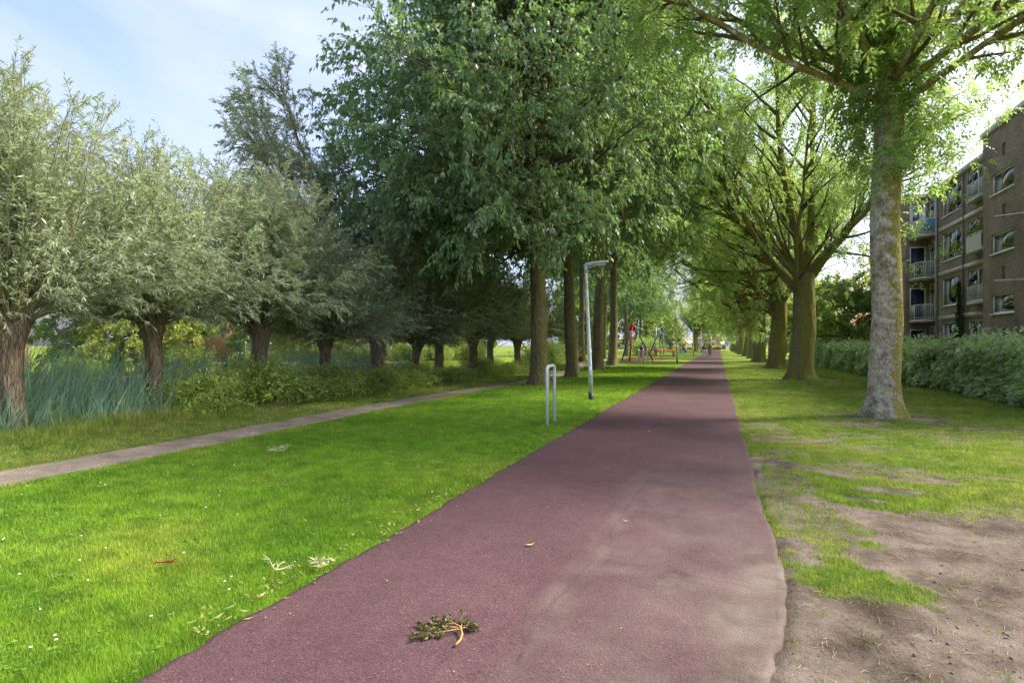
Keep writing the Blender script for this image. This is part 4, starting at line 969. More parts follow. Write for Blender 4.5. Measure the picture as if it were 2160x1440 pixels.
for i, (x_, y_, k_, sc_) in enumerate([(-11.0, 13.0, 1, 1.05), (-11.2, 14.2, 0, 1.15), (-10.9, 15.5, 1, 1.0), (-11.1, 16.8, 0, 1.2), (-10.9, 18.2, 1, 1.1), (-11.1, 19.6, 0, 1.15), (-11.0, 21.2, 1, 0.95), (-11.1, 23.4, 0, 1.1), (-11.1, 26.2, 1, 0.9), (-11.2, 29.4, 0, 1.1), (-11.2, 33.2, 1, 0.8)]):
    copy_thing((s1, s2)[k_], (x_ + 0.3 * math.sin(i * 2.3), y_, 0), i * 1.7, sl[i], GS, (sc_ * 0.9, sc_ * 0.85, sc_ * (0.55, 0.9, 0.6, 0.75, 0.5, 0.8, 0.6)[i % 7]))
copy_thing(s2, (-13.2, 44, -0.1), 1.2, 'rounded bush on the bank seen between the first two park tree trunks', GS, 1.7)
copy_thing(s1, (-14.2, 51, -0.1), 2.2, 'bush on the bank behind the second park tree trunk', GS, 2.0)
copy_thing(s2, (-10.6, 90, 0), 0.3, 'dark bush beyond the playground woodchips', GS, 2.2)

fbl = ['first', 'second', 'third', 'fourth', 'fifth', 'sixth', 'seventh', 'eighth', 'ninth']
for i, (y_, k_, sc_) in enumerate([(13, 1, 1.2), (17.5, 0, 1.1), (22.5, 1, 1.3), (28, 0, 1.4), (33, 1, 1.2), (39, 0, 1.6), (45, 1, 1.4), (52, 0, 1.8), (60, 1, 1.6)]):
    copy_thing((s1, s2)[k_], (-26.6 - 0.5 * (i % 2), y_, 0), i * 2.1, 'bush on the far bank of the pond, %s from the left' % fbl[i], 'bushes on the far bank of the pond', sc_)
# reeds along the water
rng = np.random.default_rng(9); n = 7500
y = 5.0 + 14 * rng.random(n) ** 1.2; x = -10.95 - 1.2 * sstep(8.6, 10.0, y) - 3.6 * rng.random(n) ** 1.2
k = fbm(x * 0.7, y * 0.7, 121) + 0.25 * sstep(12, 8, y) > 0.42; x, y = x[k], y[k]; n = len(x)
P = np.stack([x, y, ground_z(x, y)], 1); a = rng.normal(0.3, 1.7, n)
D = np.stack([0.28 * np.cos(a), 0.28 * np.sin(a), np.ones(n)], 1) + rng.normal(0, 0.12, (n, 3))
Lr = (0.6 + 1.15 * rng.random(n)) * (0.5 + 0.85 * sstep(-10.8, -12.8, x)) * (0.75 + 0.6 * fbm(x * 0.9, y * 0.9, 123)); Q = grow(P, D, Lr, 6, -0.02 - 0.16 * rng.random(n) ** 1.5, 0.06, rng, drift=np.array([0.02, 0.01, 0]))
T = norm(np.gradient(Q, axis=1)); sd = norm(np.cross(T, np.repeat(norm(rng.normal(size=(n, 1, 3)) + Zv * 0.3), 6, 1)))
wd = (0.004 + 0.006 * rng.random(n))[:, None] * np.array([1, 1, .95, .8, .55, .05])[None]
A = Q + sd * wd[..., None]; B = Q - sd * wd[..., None]; V = np.stack([A, B], 2).reshape(-1, 3); idx = np.arange(n * 12).reshape(n, 6, 2)
F = np.stack([idx[:, :-1, 0], idx[:, :-1, 1], idx[:, 1:, 1], idx[:, 1:, 0]], -1).reshape(-1, 4)
re_ = link('reeds', make_mesh('reeds', V, [F]), M['reed_leaf']); tag(re_, 'blue green reeds bending along the pond between the first three willows', 'reeds', kind='stuff')
#@@BUILDINGS
# ------------------------------------------------------------------ apartment block
def brick_mat(name, c1, c2, mortar):
    m, nt, n, l, o = mat_new(name)
    g = N(n, 'NewGeometry'); sx = N(n, 'SeparateXYZ'); l.new(g.outputs['Position'], sx.inputs[0])
    cb = N(n, 'CombineXYZ'); l.new(math_n(n, l, 'ADD', sx.outputs['X'], sx.outputs['Y']), cb.inputs['X']); l.new(sx.outputs['Z'], cb.inputs['Y'])
    br = N(n, 'TexBrick'); br.inputs['Scale'].default_value = 1.0; br.inputs['Brick Width'].default_value = 0.22; br.inputs['Row Height'].default_value = 0.072
    br.inputs['Mortar Size'].default_value = 0.009; br.inputs['Mortar Smooth'].default_value = 0.1; br.inputs['Bias'].default_value = 0.0
    br.inputs['Color1'].default_value = c1 + (1,); br.inputs['Color2'].default_value = c2 + (1,); br.inputs['Mortar'].default_value = mortar + (1,)
    l.new(cb.outputs[0], br.inputs['Vector'])
    z = N(n, 'TexNoise', Scale=0.8, Detail=6.0); l.new(g.outputs['Position'], z.inputs['Vector']); r = ramp(n, [(0.3, (0.75,) * 3), (0.7, (1.2,) * 3)]); l.new(z.outputs['Fac'], r.inputs['Fac'])
    c = mixc(n, l, 1.0, br.outputs['Color'], r.outputs['Color'], 'MULTIPLY')
    b = N(n, 'BsdfPrincipled'); b.inputs['Roughness'].default_value = 0.9; b.inputs['Specular IOR Level'].default_value = 0.15; l.new(c, b.inputs['Base Color'])
    bp = N(n, 'Bump', Strength=0.6, Distance=0.01); bp.invert = True; l.new(br.outputs['Fac'], bp.inputs['Height']); l.new(bp.outputs['Normal'], b.inputs['Normal'])
    l.new(b.outputs['BSDF'], o.inputs['Surface'])
    return m
M['brick'] = brick_mat('brick', (0.28, 0.195, 0.175), (0.38, 0.275, 0.25), (0.25, 0.21, 0.195))
M['concrete'] = plain('concrete', (0.52, 0.48, 0.42), 0.85, noise=0.18, nscale=3)
M['white'] = plain('white_paint', (0.82, 0.81, 0.79), 0.5, noise=0.06)
M['blue'] = plain('blue_paint', (0.03, 0.035, 0.085), 0.45)
M['fascia'] = plain('fascia', (0.50, 0.48, 0.44), 0.7)
M['pipe'] = plain('grey_pipe', (0.42, 0.43, 0.46), 0.5)
M['greypanel'] = plain('grey_panel', (0.35, 0.36, 0.40), 0.6)
M['inside'] = plain('interior', (0.30, 0.28, 0.25), 0.9)
M['curtain'] = plain('curtain', (0.55, 0.54, 0.50), 0.9)
m, nt, n, l, o = mat_new('window_glass')
gl = N(n, 'BsdfGlossy'); gl.inputs['Roughness'].default_value = 0.02; tr = N(n, 'BsdfTransparent'); tr.inputs['Color'].default_value = (0.72, 0.78, 0.76, 1)
fr = N(n, 'Fresnel'); fr.inputs['IOR'].default_value = 1.9; ms = N(n, 'MixShader')
l.new(math_n(n, l, 'ADD', fr.outputs[0], 0.12, True), ms.inputs[0]); l.new(tr.outputs[0], ms.inputs[1]); l.new(gl.outputs[0], ms.inputs[2]); l.new(ms.outputs[0], o.inputs['Surface'])
M['glass'] = m

def facade(mb, O, U, Nn, u0, u1, z0, z1, openings, depth=0.14):
    O = np.array(O, float); U = np.array(U, float); Nn = np.array(Nn, float); Z = np.array([0, 0, 1.0])
    us = sorted(set([u0, u1] + [v for q in openings for v in q[:2]])); zs = sorted(set([z0, z1] + [v for q in openings for v in q[2:4]]))
    P = lambda u, z, d=0: O + U * u + Z * z - Nn * d
    flip = np.cross(U, Z) @ Nn < 0
    def quad(a, b_, c, d):
        mb.add([a, b_, c, d] if not flip else [d, c, b_, a], F4=[(0, 1, 2, 3)])
    for i in range(len(us) - 1):
        for j in range(len(zs) - 1):
            um, zm = (us[i] + us[i + 1]) / 2, (zs[j] + zs[j + 1]) / 2
            if any(q[0] < um < q[1] and q[2] < zm < q[3] for q in openings): continue
            quad(P(us[i], zs[j]), P(us[i + 1], zs[j]), P(us[i + 1], zs[j + 1]), P(us[i], zs[j + 1]))
    for a, b_, c, d in [q[:4] for q in openings]:
        quad(P(a, c), P(b_, c), P(b_, c, depth), P(a, c, depth)); quad(P(a, d, depth), P(b_, d, depth), P(b_, d), P(a, d))
        quad(P(a, c), P(a, c, depth), P(a, d, depth), P(a, d)); quad(P(b_, c, depth), P(b_, c), P(b_, d), P(b_, d, depth))

def window(parent, O, U, Nn, a, b_, c, d, cells, sill=True, curtain=None, fw=0.07, set_=0.10):
    """cells: (ua, ub, za, zb, blue?) as fractions of the opening"""
    O = np.array(O, float); U = np.array(U, float); Nn = np.array(Nn, float)
    mb = MB(); n0, n1 = -set_ - 0.03, -set_ + 0.04; wu, wz = b_ - a, d - c
    mb.obox(O, U, Nn, a, b_, n0, n1, c, c + fw); mb.obox(O, U, Nn, a, b_, n0, n1, d - fw, d)
    mb.obox(O, U, Nn, a, a + fw, n0, n1, c + fw, d - fw); mb.obox(O, U, Nn, b_ - fw, b_, n0, n1, c + fw, d - fw)
    us = sorted(set(round(q, 4) for s_ in cells for q in s_[:2] if 0.01 < q < 0.99))
    for q in us: mb.obox(O, U, Nn, a + q * wu - fw / 2, a + q * wu + fw / 2, n0 + 0.002, n1 - 0.002, c + fw, d - fw)
    for s_ in cells:
        for q in s_[2:4]:
            if 0.01 < q < 0.99: mb.obox(O, U, Nn, a + s_[0] * wu + fw / 2, a + s_[1] * wu - fw / 2, n0 + 0.004, n1 - 0.004, c + q * wz - fw / 2, c + q * wz + fw / 2)
    wo = mb.build('window', M['white'], parent, True)
    for s_ in cells:
        ua, ub, za, zb = a + s_[0] * wu + fw * 0.5, a + s_[1] * wu - fw * 0.5, c + s_[2] * wz + fw * 0.5, c + s_[3] * wz - fw * 0.5
        if len(s_) > 4 and s_[4]:
            k = MB(); t_ = 0.06
            k.obox(O, U, Nn, ua, ub, n1 - 0.01, n1 + 0.02, za, za + t_); k.obox(O, U, Nn, ua, ub, n1 - 0.01, n1 + 0.02, zb - t_, zb)
            k.obox(O, U, Nn, ua, ua + t_, n1 - 0.01, n1 + 0.02, za + t_, zb - t_); k.obox(O, U, Nn, ub - t_, ub, n1 - 0.01, n1 + 0.02, za + t_, zb - t_)
            k.build('casement_frame', M['blue'], wo, True)
        MB().obox(O, U, Nn, ua + 0.01, ub - 0.01, n0 + 0.025, n0 + 0.037, za + 0.005, zb - 0.005).build('pane', M['glass'], wo, True)
    if sill: MB().obox(O, U, Nn, a - 0.04, b_ + 0.04, -0.09, 0.06, c - 0.055, c + 0.004).build('sill', M['white'], wo, True)
    if curtain:
        k = MB()
        for f0, f1 in curtain:
            nfold = max(4, int((f1 - f0) * wu / 0.09)); uu = np.linspace(a + f0 * wu + .06, a + f1 * wu - .06, nfold)
            pts = [O + U * u - Nn * (0.28 + 0.03 * (i % 2)) for i, u in enumerate(uu)]
            V = [p + np.array([0, 0, c + 0.03]) for p in pts] + [p + np.array([0, 0, d - 0.03]) for p in pts]
            k.add(V, F4=[(i, i + 1, nfold + i + 1, nfold + i) for i in range(nfold - 1)])
        k.build('curtain', M['curtain'], wo, True)
    return wo

ab = thing('apartment_building', 'four storey brown brick apartment block with white windows and corner balconies, right side', 'apartment building', (12.1, 40, 0))
U_Y, N_X = (0, 1, 0), (-1, 0, 0); XW, XM, TOPZ = 12.1, 13.4, 11.55
OW, OM = (XW, 0, 0), (XM, 0, 0)
near_w = [(30.7, 32.9, 3.03, 3.93), (30.7, 32.9, 5.82, 6.74), (30.7, 32.9, 8.57, 9.53), (30.7, 32.9, 0.55, 1.25)]
near_v = [(31.5, 31.85, 1.75, 2.35), (31.5, 31.85, 4.55, 5.15), (31.5, 31.85, 7.35, 7.95), (31.5, 31.85, 10.15, 10.7)]
near_x = [(26.2, 28.4, 3.03, 3.93), (26.2, 28.4, 5.82, 6.74), (26.2, 28.4, 8.57, 9.53)]
mb = MB(); facade(mb, OW, U_Y, N_X, 18.0, 33.8, -0.1, TOPZ, near_w + near_x + near_v)
facade(mb, (0, 33.8, 0), (1, 0, 0), (0, 1, 0), XW, XM + 0.01, -0.1, TOPZ, [])
facade(mb, (0, 18.0, 0), (1, 0, 0), (0, -1, 0), XW, 24.0, -0.1, TOPZ, [])
wall1 = mb.build('wall', M['brick'], ab, True); wall1['label'] = 'near wing of brown brick with small oblong windows'
for q in near_v: MB().obox(OW, U_Y, N_X, q[0], q[1], -0.16, -0.07, q[2], q[3]).build('wall_recess', M['brick'], ab, True)
for i, q in enumerate(near_w + near_x): window(ab, OW, U_Y, N_X, *q, [(0, 1, 0, 1)])
# middle bay: two wide windows per storey
FL = [0.40, 3.22, 6.03, 8.84]
mid = []
for f in FL: mid += [(40.4, 43.4, f + 0.80, f + 2.58), (36.3, 39.4, f + 0.80, f + 2.58)]
side = [(44.35, 45.8, f + 0.15, f + 2.45) for f in FL]
mb = MB(); facade(mb, OM, U_Y, N_X, 33.8, 46.0, -0.1, TOPZ, mid + side)
wall2 = mb.build('wall', M['brick'], ab, True); wall2['label'] = 'set back middle bay with wide windows and pale concrete bands'
BIG = [(0, .28, 0, .22), (0, .28, .22, .74, True), (0, .28, .74, 1), (.28, 1, 0, 1)]
BIG2 = [(.62, 1, 0, .22), (.62, 1, .22, .74, True), (.62, 1, .74, 1), (0, .62, 0, 1)]
for i, q in enumerate(mid):
    window(ab, OM, U_Y, N_X, *q, BIG if i % 2 == 0 else BIG2, curtain=[[(.72, .98)], None, [(.55, .98)], [(.1, .3)], [(.45, .98)], None, None, None][i])
for q in side: window(ab, OM, U_Y, N_X, *q, [(0, .45, 0, .78), (.45, 1, 0, .78), (0, 1, .78, 1)], sill=False)
for f in FL[1:]:
    MB().obox(OM, U_Y, N_X, 33.82, 43.95, -0.02, 0.05, f - 0.06, f + 0.20).build('concrete_band', M['concrete'], ab, True)
# far wing with its balcony doors on the return wall
far_w = [(46.7, 48.9, 3.03, 3.93), (46.7, 48.9, 5.82, 6.74), (46.7, 48.9, 8.57, 9.53), (46.7, 48.9, 0.55, 1.25)]
far_v = [(47.4, 47.75, 1.75, 2.35), (47.4, 47.75, 4.55, 5.15), (47.4, 47.75, 7.35, 7.95)]
doors = [(12.36, 13.28, f + 0.12, f + 2.25) for f in FL]
mb = MB(); facade(mb, OW, U_Y, N_X, 46.0, 55.5, -0.1, TOPZ, far_w + far_v); facade(mb, (0, 46.0, 0), (1, 0, 0), (0, -1, 0), XW, XM, -0.1, TOPZ, doors)
facade(mb, (0, 55.5, 0), (1, 0, 0), (0, 1, 0), XW, 24, -0.1, TOPZ, [])
wall3 = mb.build('wall', M['brick'], ab, True); wall3['label'] = 'far wing of brown brick behind the nearest ash trunk'
for q in far_v: MB().obox(OW, U_Y, N_X, q[0], q[1], -0.16, -0.07, q[2], q[3]).build('wall_recess', M['brick'], ab, True)
for q in far_w: window(ab, OW, U_Y, N_X, *q, [(0, 1, 0, 1)])
for i, q in enumerate(doors):
    OD, UD, ND = (0, 46.0, 0), (1, 0, 0), (0, -1, 0); k = MB(); a_, b_, c_, d_ = q
    for r_ in ((a_, a_ + 0.06, c_, d_), (b_ - 0.06, b_, c_, d_), (a_ + 0.06, b_ - 0.06, d_ - 0.07, d_)): k.obox(OD, UD, ND, r_[0], r_[1], -0.10, 0.02, r_[2], r_[3])
    fr_ = k.build('door_frame', M['white'], ab, True)
    if i < 3: MB().obox(OD, UD, ND, a_ + 0.062, b_ - 0.062, -0.13, -0.07, c_, d_ - 0.072).build('door', M['blue'], fr_, True)
    else:
        k = MB(); k.obox(OD, UD, ND, a_ + .062, a_ + .2, -.13, -.07, c_, d_ - .072); k.obox(OD, UD, ND, b_ - .2, b_ - .062, -.13, -.07, c_, d_ - .072); k.obox(OD, UD, ND, a_ + .2, b_ - .2, -.13, -.07, c_, c_ + .8); k.obox(OD, UD, ND, a_ + .2, b_ - .2, -.13, -.07, d_ - .22, d_ - .072)
        dr = k.build('door', M['white'], fr_, True)
        dr['label'] = 'white glazed balcony door on the top floor'
        MB().obox(OD, UD, ND, a_ + .2, b_ - .2, -.11, -.10, c_ + .8, d_ - .22).build('pane', M['glass'], fr_, True)
# rooms behind the glass, floor slabs, roof
mb = MB(); mb.box(16.4, 16.6, 18.2, 55.3, 0, TOPZ - 0.05)
for y_ in (22, 29.5, 34.0, 39.9, 46.2, 50.5): mb.box(XM + 0.2, 16.4, y_, y_ + 0.12, 0, TOPZ - 0.05)
for f in FL + [TOPZ - 0.15]: mb.box(XM + 0.16, 16.39, 18.2, 55.3, f - 0.12, f + 0.02)
for f in FL + [TOPZ - 0.15]: mb.box(XW + 0.16, XM + 0.15, 18.2, 33.6, f - 0.12, f + 0.02); mb.box(XW + 0.16, XM + 0.15, 46.2, 55.3, f - 0.12, f + 0.02)
mb.build('interior', M['inside'], ab, True)
rf = MB().box(12.0, 24.2, 17.9, 33.9, TOPZ, TOPZ + 0.30).build('roof', M['fascia'], ab, True)
MB().box(13.25, 24.19, 33.902, 45.898, TOPZ + 0.002, TOPZ + 0.295).build('roof', M['fascia'], ab, True)
MB().box(12.0, 24.2, 45.9, 55.6, TOPZ, TOPZ + 0.30).build('roof', M['fascia'], ab, True)
# corner balconies
BP = [(13.39, 45.99), (12.3, 45.99), (12.3, 44.9), (12.6, 44.2), (13.39, 44.2)]
def rail(pts, z, n, mbq, w=0.03):
    for (xa, ya), (xb, yb) in zip(pts[:-1], pts[1:]): mbq.tube([(xa, ya, z), (xb, yb, z)], w / 2, 6)
for i, f in enumerate(FL[1:]):
    sl_ = MB().prism(BP[::-1], f - 0.14, f + 0.05).build('balcony', M['concrete'], ab, True)
    ins = [(12.34, 45.9), (12.34, 44.92), (12.63, 44.24), (13.36, 44.24)]
    mb = MB(); rail(ins, f + 1.02, 6, mb, 0.05); rail(ins, f + 0.16, 6, mb, 0.035)
    for q in ins: mb.tube([(q[0], q[1], f + 0.05), (q[0], q[1], f + 1.02)], 0.02, 6)
    mb.build('railing', M['white'], sl_, True)
    for (xa, ya), (xb, yb), nb in ((ins[1], ins[2], 3), (ins[2], ins[3], 6)):
        for j in range(1, nb + 1):
            t_ = j / (nb + 1); MB().tube([(xa + (xb - xa) * t_, ya + (yb - ya) * t_, f + 0.16), (xa + (xb - xa) * t_, ya + (yb - ya) * t_, f + 1.02)], 0.011, 5).build('baluster', M['white'], sl_, True)
    MB().box(12.325, 12.335, 44.95, 45.88, f + 0.2, f + 0.98).build('side_panel', M['greypanel'], sl_, True)
    if i == 2: MB().box(12.66, 13.1, 44.2, 44.215, f + 0.2, f + 0.98).build('front_panel', M['greypanel'], sl_, True)
# french balconies at the right hand windows of the middle bay
for i, f in enumerate(FL[1:]):
    mb = MB(); X0 = XM - 0.42
    mb.box(X0 - 0.02, XM - 0.002, 36.3, 38.35, f + 0.55, f + 0.70); fb = mb.build('window_balcony', M['concrete'], ab, True)
    mb = MB(); pts = [(XM - 0.03, 38.3), (X0, 38.3), (X0, 36.35)]; rail(pts, f + 1.55, 6, mb, 0.04); rail(pts, f + 0.78, 6, mb, 0.03); mb.build('railing', M['white'], fb, True)
    if i != 1:
        for j in range(14): MB().tube([(X0, 38.25 - j * 0.14, f + 0.70), (X0, 38.25 - j * 0.14, f + 1.55)], 0.010, 5).build('baluster', M['white'], fb, True)
    else:
        yy = np.linspace(38.34, 36.4, 24); V = [(X0 - 0.03 + 0.015 * math.sin(q * 14), q, f + 0.62) for q in yy] + [(X0 - 0.025, q, f + 1.6) for q in yy]
        MB().add(V, F4=[(j, j + 1, 25 + j, 24 + j) for j in range(23)]).build('cloth_screen', plain('sheet', (0.62, 0.60, 0.58), 0.9), fb, True)
# flower box plants, drying racks, towel: things of their own
rng = np.random.default_rng(77)
fb_ = thing('balcony_plants', 'green plants with pink flowers on the second floor window balcony of the block', 'plants', (XM - 0.3, 37.4, FL[2] + 1.5))
P = np.stack([rng.uniform(-0.14, 0.14, 900), rng.uniform(-0.9, 0.85, 900), rng.random(900) ** 1.5 * (0.35)], 1); P[500:, 2] += 0.5 * rng.random(400) * (P[500:, 1] < -0.2)
V, F = kites(P, norm(rng.normal(size=P.shape)), norm(rng.normal(size=P.shape) + Zv), 0.09 + 0.06 * rng.random(900), 0.05 + 0.03 * rng.random(900)); link('foliage', make_mesh('foliage', V, [F]), M['far_leaf'], fb_)
P = np.stack([rng.uniform(-0.14, 0.1, 60), rng.uniform(-0.8, -0.3, 60), 0.5 + 0.3 * rng.random(60)], 1); V, F = kites(P, norm(rng.normal(size=P.shape)), norm(rng.normal(size=P.shape)), np.full(60, 0.09), np.full(60, 0.08)); link('flowers', make_mesh('flowers', V, [F]), plain('pink_petal', (0.5, 0.12, 0.35), 0.6), fb_)
MB().box(-0.10, 0.10, -0.95, 0.9, -0.14, 0.03).build('planter', M['fascia'], fb_)
mb = MB(); f = FL[3]
for q in ((39.3, 1.9, 37.9, 1.55), (37.9, 1.55, 36.6, 2.05), (40.6, 2.0, 38.6, 1.60)): mb.tube([(XM - 0.3, q[0], f + q[1]), (XM - 0.75, q[2], f + q[3])], 0.018, 6)
dr_ = mb.build('drying_rack', M['white']); tag(dr_, 'white drying rack poles outside the top floor window of the block', 'drying rack')
for z_, lb in ((4.35, 'lower white pole sticking out of the near wing wall'), (7.15, 'upper white pole sticking out of the near wing wall')):
    p_ = thing('wall_pole', lb, 'pole', (XW, 29.8, z_), 0, 'white poles on the near wing')
    MB().tube([(0.0, 0, 0), (-0.75, 0.75, 0.06)], 0.022, 7).build('rod', M['white'], p_); MB().box(-0.03, 0.01, -0.06, 0.06, -0.06, 0.06).build('bracket', M['pipe'], p_)
k = MB(); nq = 26
pts = [(12.60 + 0.025 * q, 44.19 - 0.05 - 0.03 * math.sin(q * 1.3), FL[3] + 0.98) for q in range(nq)]
V = [(a_, b_, c_ - 0.02 * (q % 3)) for q, (a_, b_, c_) in enumerate(pts)] + [(a_, b_ - 0.03, FL[3] + 0.45 + 0.10 * math.sin(q * 0.5)) for q, (a_, b_, c_) in enumerate(pts)]
k.add(V, F4=[(q, q + 1, nq + q + 1, nq + q) for q in range(nq - 1)])
tw_ = k.build('towel', plain('blue_towel', (0.10, 0.34, 0.52), 0.9)); tag(tw_, 'bright blue towel hung over the top corner balcony railing', 'towel')
# rain pipes
MB().tube([(13.30, 44.1, 0.1), (13.30, 44.1, TOPZ - 0.1), (13.42, 44.1, TOPZ)], 0.055, 8).build('drainpipe', M['pipe'], ab, True)
MB().tube([(13.34, 39.9, 0.1), (13.34, 39.9, TOPZ - 0.1)], 0.04, 8).build('drainpipe', plain('brown_pipe', (0.14, 0.10, 0.09), 0.6), ab, True)
cy = thing('slim_conifer', 'narrow dark climbing shrub against the middle bay of the block', 'shrub', (13.1, 39.75, 0)); rng = np.random.default_rng(4)
P = np.stack([rng.normal(0, 0.10, 2600), rng.normal(0, 0.13, 2600), 5.2 * rng.random(2600)], 1); P[:, :2] *= (1.25 - P[:, 2:3] / 5.6)
V, F = kites(P, norm(rng.normal(size=P.shape) + Zv * 0.6), norm(rng.normal(size=P.shape)), np.full(2600, 0.13), np.full(2600, 0.05)); link('foliage', make_mesh('foliage', V, [F]), leaf_mat('ivy', [(0.02, 0.04, 0.015), (0.04, 0.07, 0.025)], (0.08, 0.12, 0.03), 0.2), cy)
MB().tube([(0, 0, 0), (0.02, 0, 5.0)], [0.05, 0.015], 6).build('stem', M['twig'], cy)

# ------------------------------------------------------------------ low tiled house behind the hedge, houses across the pond, far buildings
M['tile'] = plain('roof_tile', (0.32, 0.17, 0.11), 0.8, noise=0.35, nscale=12)
M['plaster'] = plain('plaster', (0.55, 0.50, 0.43), 0.9)
M['orange'] = plain('orange_brick', (0.30, 0.17, 0.115), 0.9, noise=0.25)
M['darkglass'] = plain('dark_glass', (0.05, 0.06, 0.07), 0.08, noise=0.05, spec=0.8)

def house(name, label, cat, x0, x1, y0, y1, h, ridge, wall, axis_y=True, wins=(), group=None, over=0.35):
    """gabled house; wins: (side '-x','+x','-y', u0, u1, z0, z1)"""
    t_ = thing(name, label, cat, ((x0 + x1) / 2, (y0 + y1) / 2, 0), 0, group)
    MB().box(x0, x1, y0, y1, -0.2, h).build('wall', wall, t_, True)
    mb = MB(); th = 0.12
    if axis_y:
        xm = (x0 + x1) / 2
        A = [(x0 - over, h - over * (ridge - h) / (xm - x0)), (xm, ridge), (x1 + over, h - over * (ridge - h) / (xm - x0))]
        for (a_, za), (b_, zb) in ((A[0], A[1]), (A[1], A[2])):
            V = [(a_, y0 - over, za), (b_, y0 - over, zb), (b_, y1 + over, zb), (a_, y1 + over, za)]; mb.add(V + [(p[0], p[1], p[2] + th) for p in V], F4=MB.BOXF)
        g_ = MB().add([(x0, y0, h), (x1, y0, h), (xm, y0, ridge - .05), (x0, y1, h), (x1, y1, h), (xm, y1, ridge - .05)], F3=[(0, 1, 2), (3, 5, 4)])
    else:
        ym = (y0 + y1) / 2
        A = [(y0 - over, h - over * (ridge - h) / (ym - y0)), (ym, ridge), (y1 + over, h - over * (ridge - h) / (ym - y0))]
        for (a_, za), (b_, zb) in ((A[0], A[1]), (A[1], A[2])):
            V = [(x0 - over, a_, za), (x1 + over, a_, za), (x1 + over, b_, zb), (x0 - over, b_, zb)]; mb.add(V + [(p[0], p[1], p[2] + th) for p in V], F4=MB.BOXF)
        g_ = MB().add([(x0, y0, h), (x0, y1, h), (x0, ym, ridge - .05), (x1, y0, h), (x1, y1, h), (x1, ym, ridge - .05)], F3=[(0, 2, 1), (3, 4, 5)])
    g_.build('gable', wall, t_, True); mb.build('roof', M['tile'], t_, True)
    for (sd, u0, u1, za, zb) in wins:
        O_, U_, N_ = {'-x': ((x0, 0, 0), (0, 1, 0), (-1, 0, 0)), '+x': ((x1, 0, 0), (0, 1, 0), (1, 0, 0)), '-y': ((0, y0, 0), (1, 0, 0), (0, -1, 0))}[sd]
        k = MB(); f_ = 0.07
        for r_ in ((u0, u1, za, za + f_), (u0, u1, zb - f_, zb), (u0, u0 + f_, za + f_, zb - f_), (u1 - f_, u1, za + f_, zb - f_), ((u0 + u1) / 2 - .03, (u0 + u1) / 2 + .03, za + f_, zb - f_)): k.obox(O_, U_, N_, r_[0], r_[1], 0.0, 0.05, r_[2], r_[3])
        w_ = k.build('window', M['white'], t_, True); MB().obox(O_, U_, N_, u0 + f_, u1 - f_, 0.004, 0.016, za + f_, zb - f_).build('pane', M['darkglass'], w_, True)
    return t_
house('bungalow', 'low house with an orange tiled roof behind the hedge, left of the apartment block', 'house', 9.5, 22, 62, 72, 2.5, 5.0, M['plaster'], False, [('-x', 64, 66, 0.9, 2.0), ('-x', 68, 70, 0.9, 2.0), ('-y', 12, 14, .9, 2.0)])
for i, (ya, yb, lb) in enumerate(((8, 24, 'orange brick row house across the pond behind the leftmost willows'), (40, 54, 'orange brick row house across the pond behind the fourth willow'), (58, 72, 'orange brick row house across the pond behind the fifth to seventh willows'))):
    house('row_house', lb, 'house', -52, -42, ya, yb, 5.2, 8.0, M['orange'], True, [('+x', ya + 1 + 3.2 * j, ya + 2.9 + 3.2 * j, z_, z_ + 1.4) for j in range(4) for z_ in (0.8, 3.4)], 'row houses across the pond')
# timber bank edging across the pond
M['old_timber'] = plain('old_timber', (0.12, 0.10, 0.08), 0.9, noise=0.3)
re2 = thing('timber_revetment', 'weathered grey timber edging along the far bank of the pond', 'bank edging', (-24.9, 30, -0.5))
for j in range(34): MB().box(-24.86, -24.74, 8 + j * 1.0, 8.12 + j * 1.0, -1.0, 0.06 + 0.03 * (j % 3)).build('post', M['old_timber'], re2, True)
for z_ in (-0.42, -0.18, 0.0): MB().box(-24.96, -24.87, 4, 43, z_, z_ + 0.21).build('plank', plain('grey_timber', (0.26, 0.23, 0.19), 0.9, noise=0.3, nscale=2), re2, True)
# far pale buildings
house('far_building', 'long low pale building at the far end behind the yellow hedge', 'building', -45, 2, 205, 215, 3.2, 3.9, plain('pale_wall', (0.62, 0.64, 0.66), 0.7), False, [('-y', -40 + 4.5 * j, -37.5 + 4.5 * j, 0.9, 2.3) for j in range(9)], None, 0.1)
house('far_house', 'small pale house at the far end right of the cycle path', 'house', 3.5, 12, 200, 208, 3.0, 5.0, plain('cream_wall', (0.60, 0.52, 0.44), 0.8), True, [('-y', 4.5, 6, 0.8, 2.2), ('-y', 8, 10, 0.8, 2.2)])
#@@OBJECTS
# ------------------------------------------------------------------ lamp posts
m, nt, n, l, o = mat_new('lamp_paint')
t = N(n, 'TexCoord'); z = N(n, 'TexNoise', Scale=9.0, Detail=6.0, Roughness=0.7); mpn = N(n, 'Mapping'); mpn.inputs['Scale'].default_value = (1, 1, 0.35)
l.new(t.outputs['Object'], mpn.inputs['Vector']); l.new(mpn.outputs['Vector'], z.inputs['Vector'])
r = ramp(n, [(0.36, (0.30, 0.33, 0.20)), (0.50, (0.52, 0.56, 0.60)), (0.75, (0.66, 0.69, 0.74))]); l.new(z.outputs['Fac'], r.inputs['Fac'])
b = N(n, 'BsdfPrincipled'); b.inputs['Roughness'].default_value = 0.5; l.new(r.outputs['Color'], b.inputs['Base Color']); l.new(b.outputs['BSDF'], o.inputs['Surface'])
M['lamp_paint'] = m
M['lamp_foot'] = plain('lamp_foot', (0.025, 0.028, 0.05), 0.6, noise=0.3)
M['lamp_head'] = plain('lamp_head', (0.45, 0.47, 0.50), 0.45)
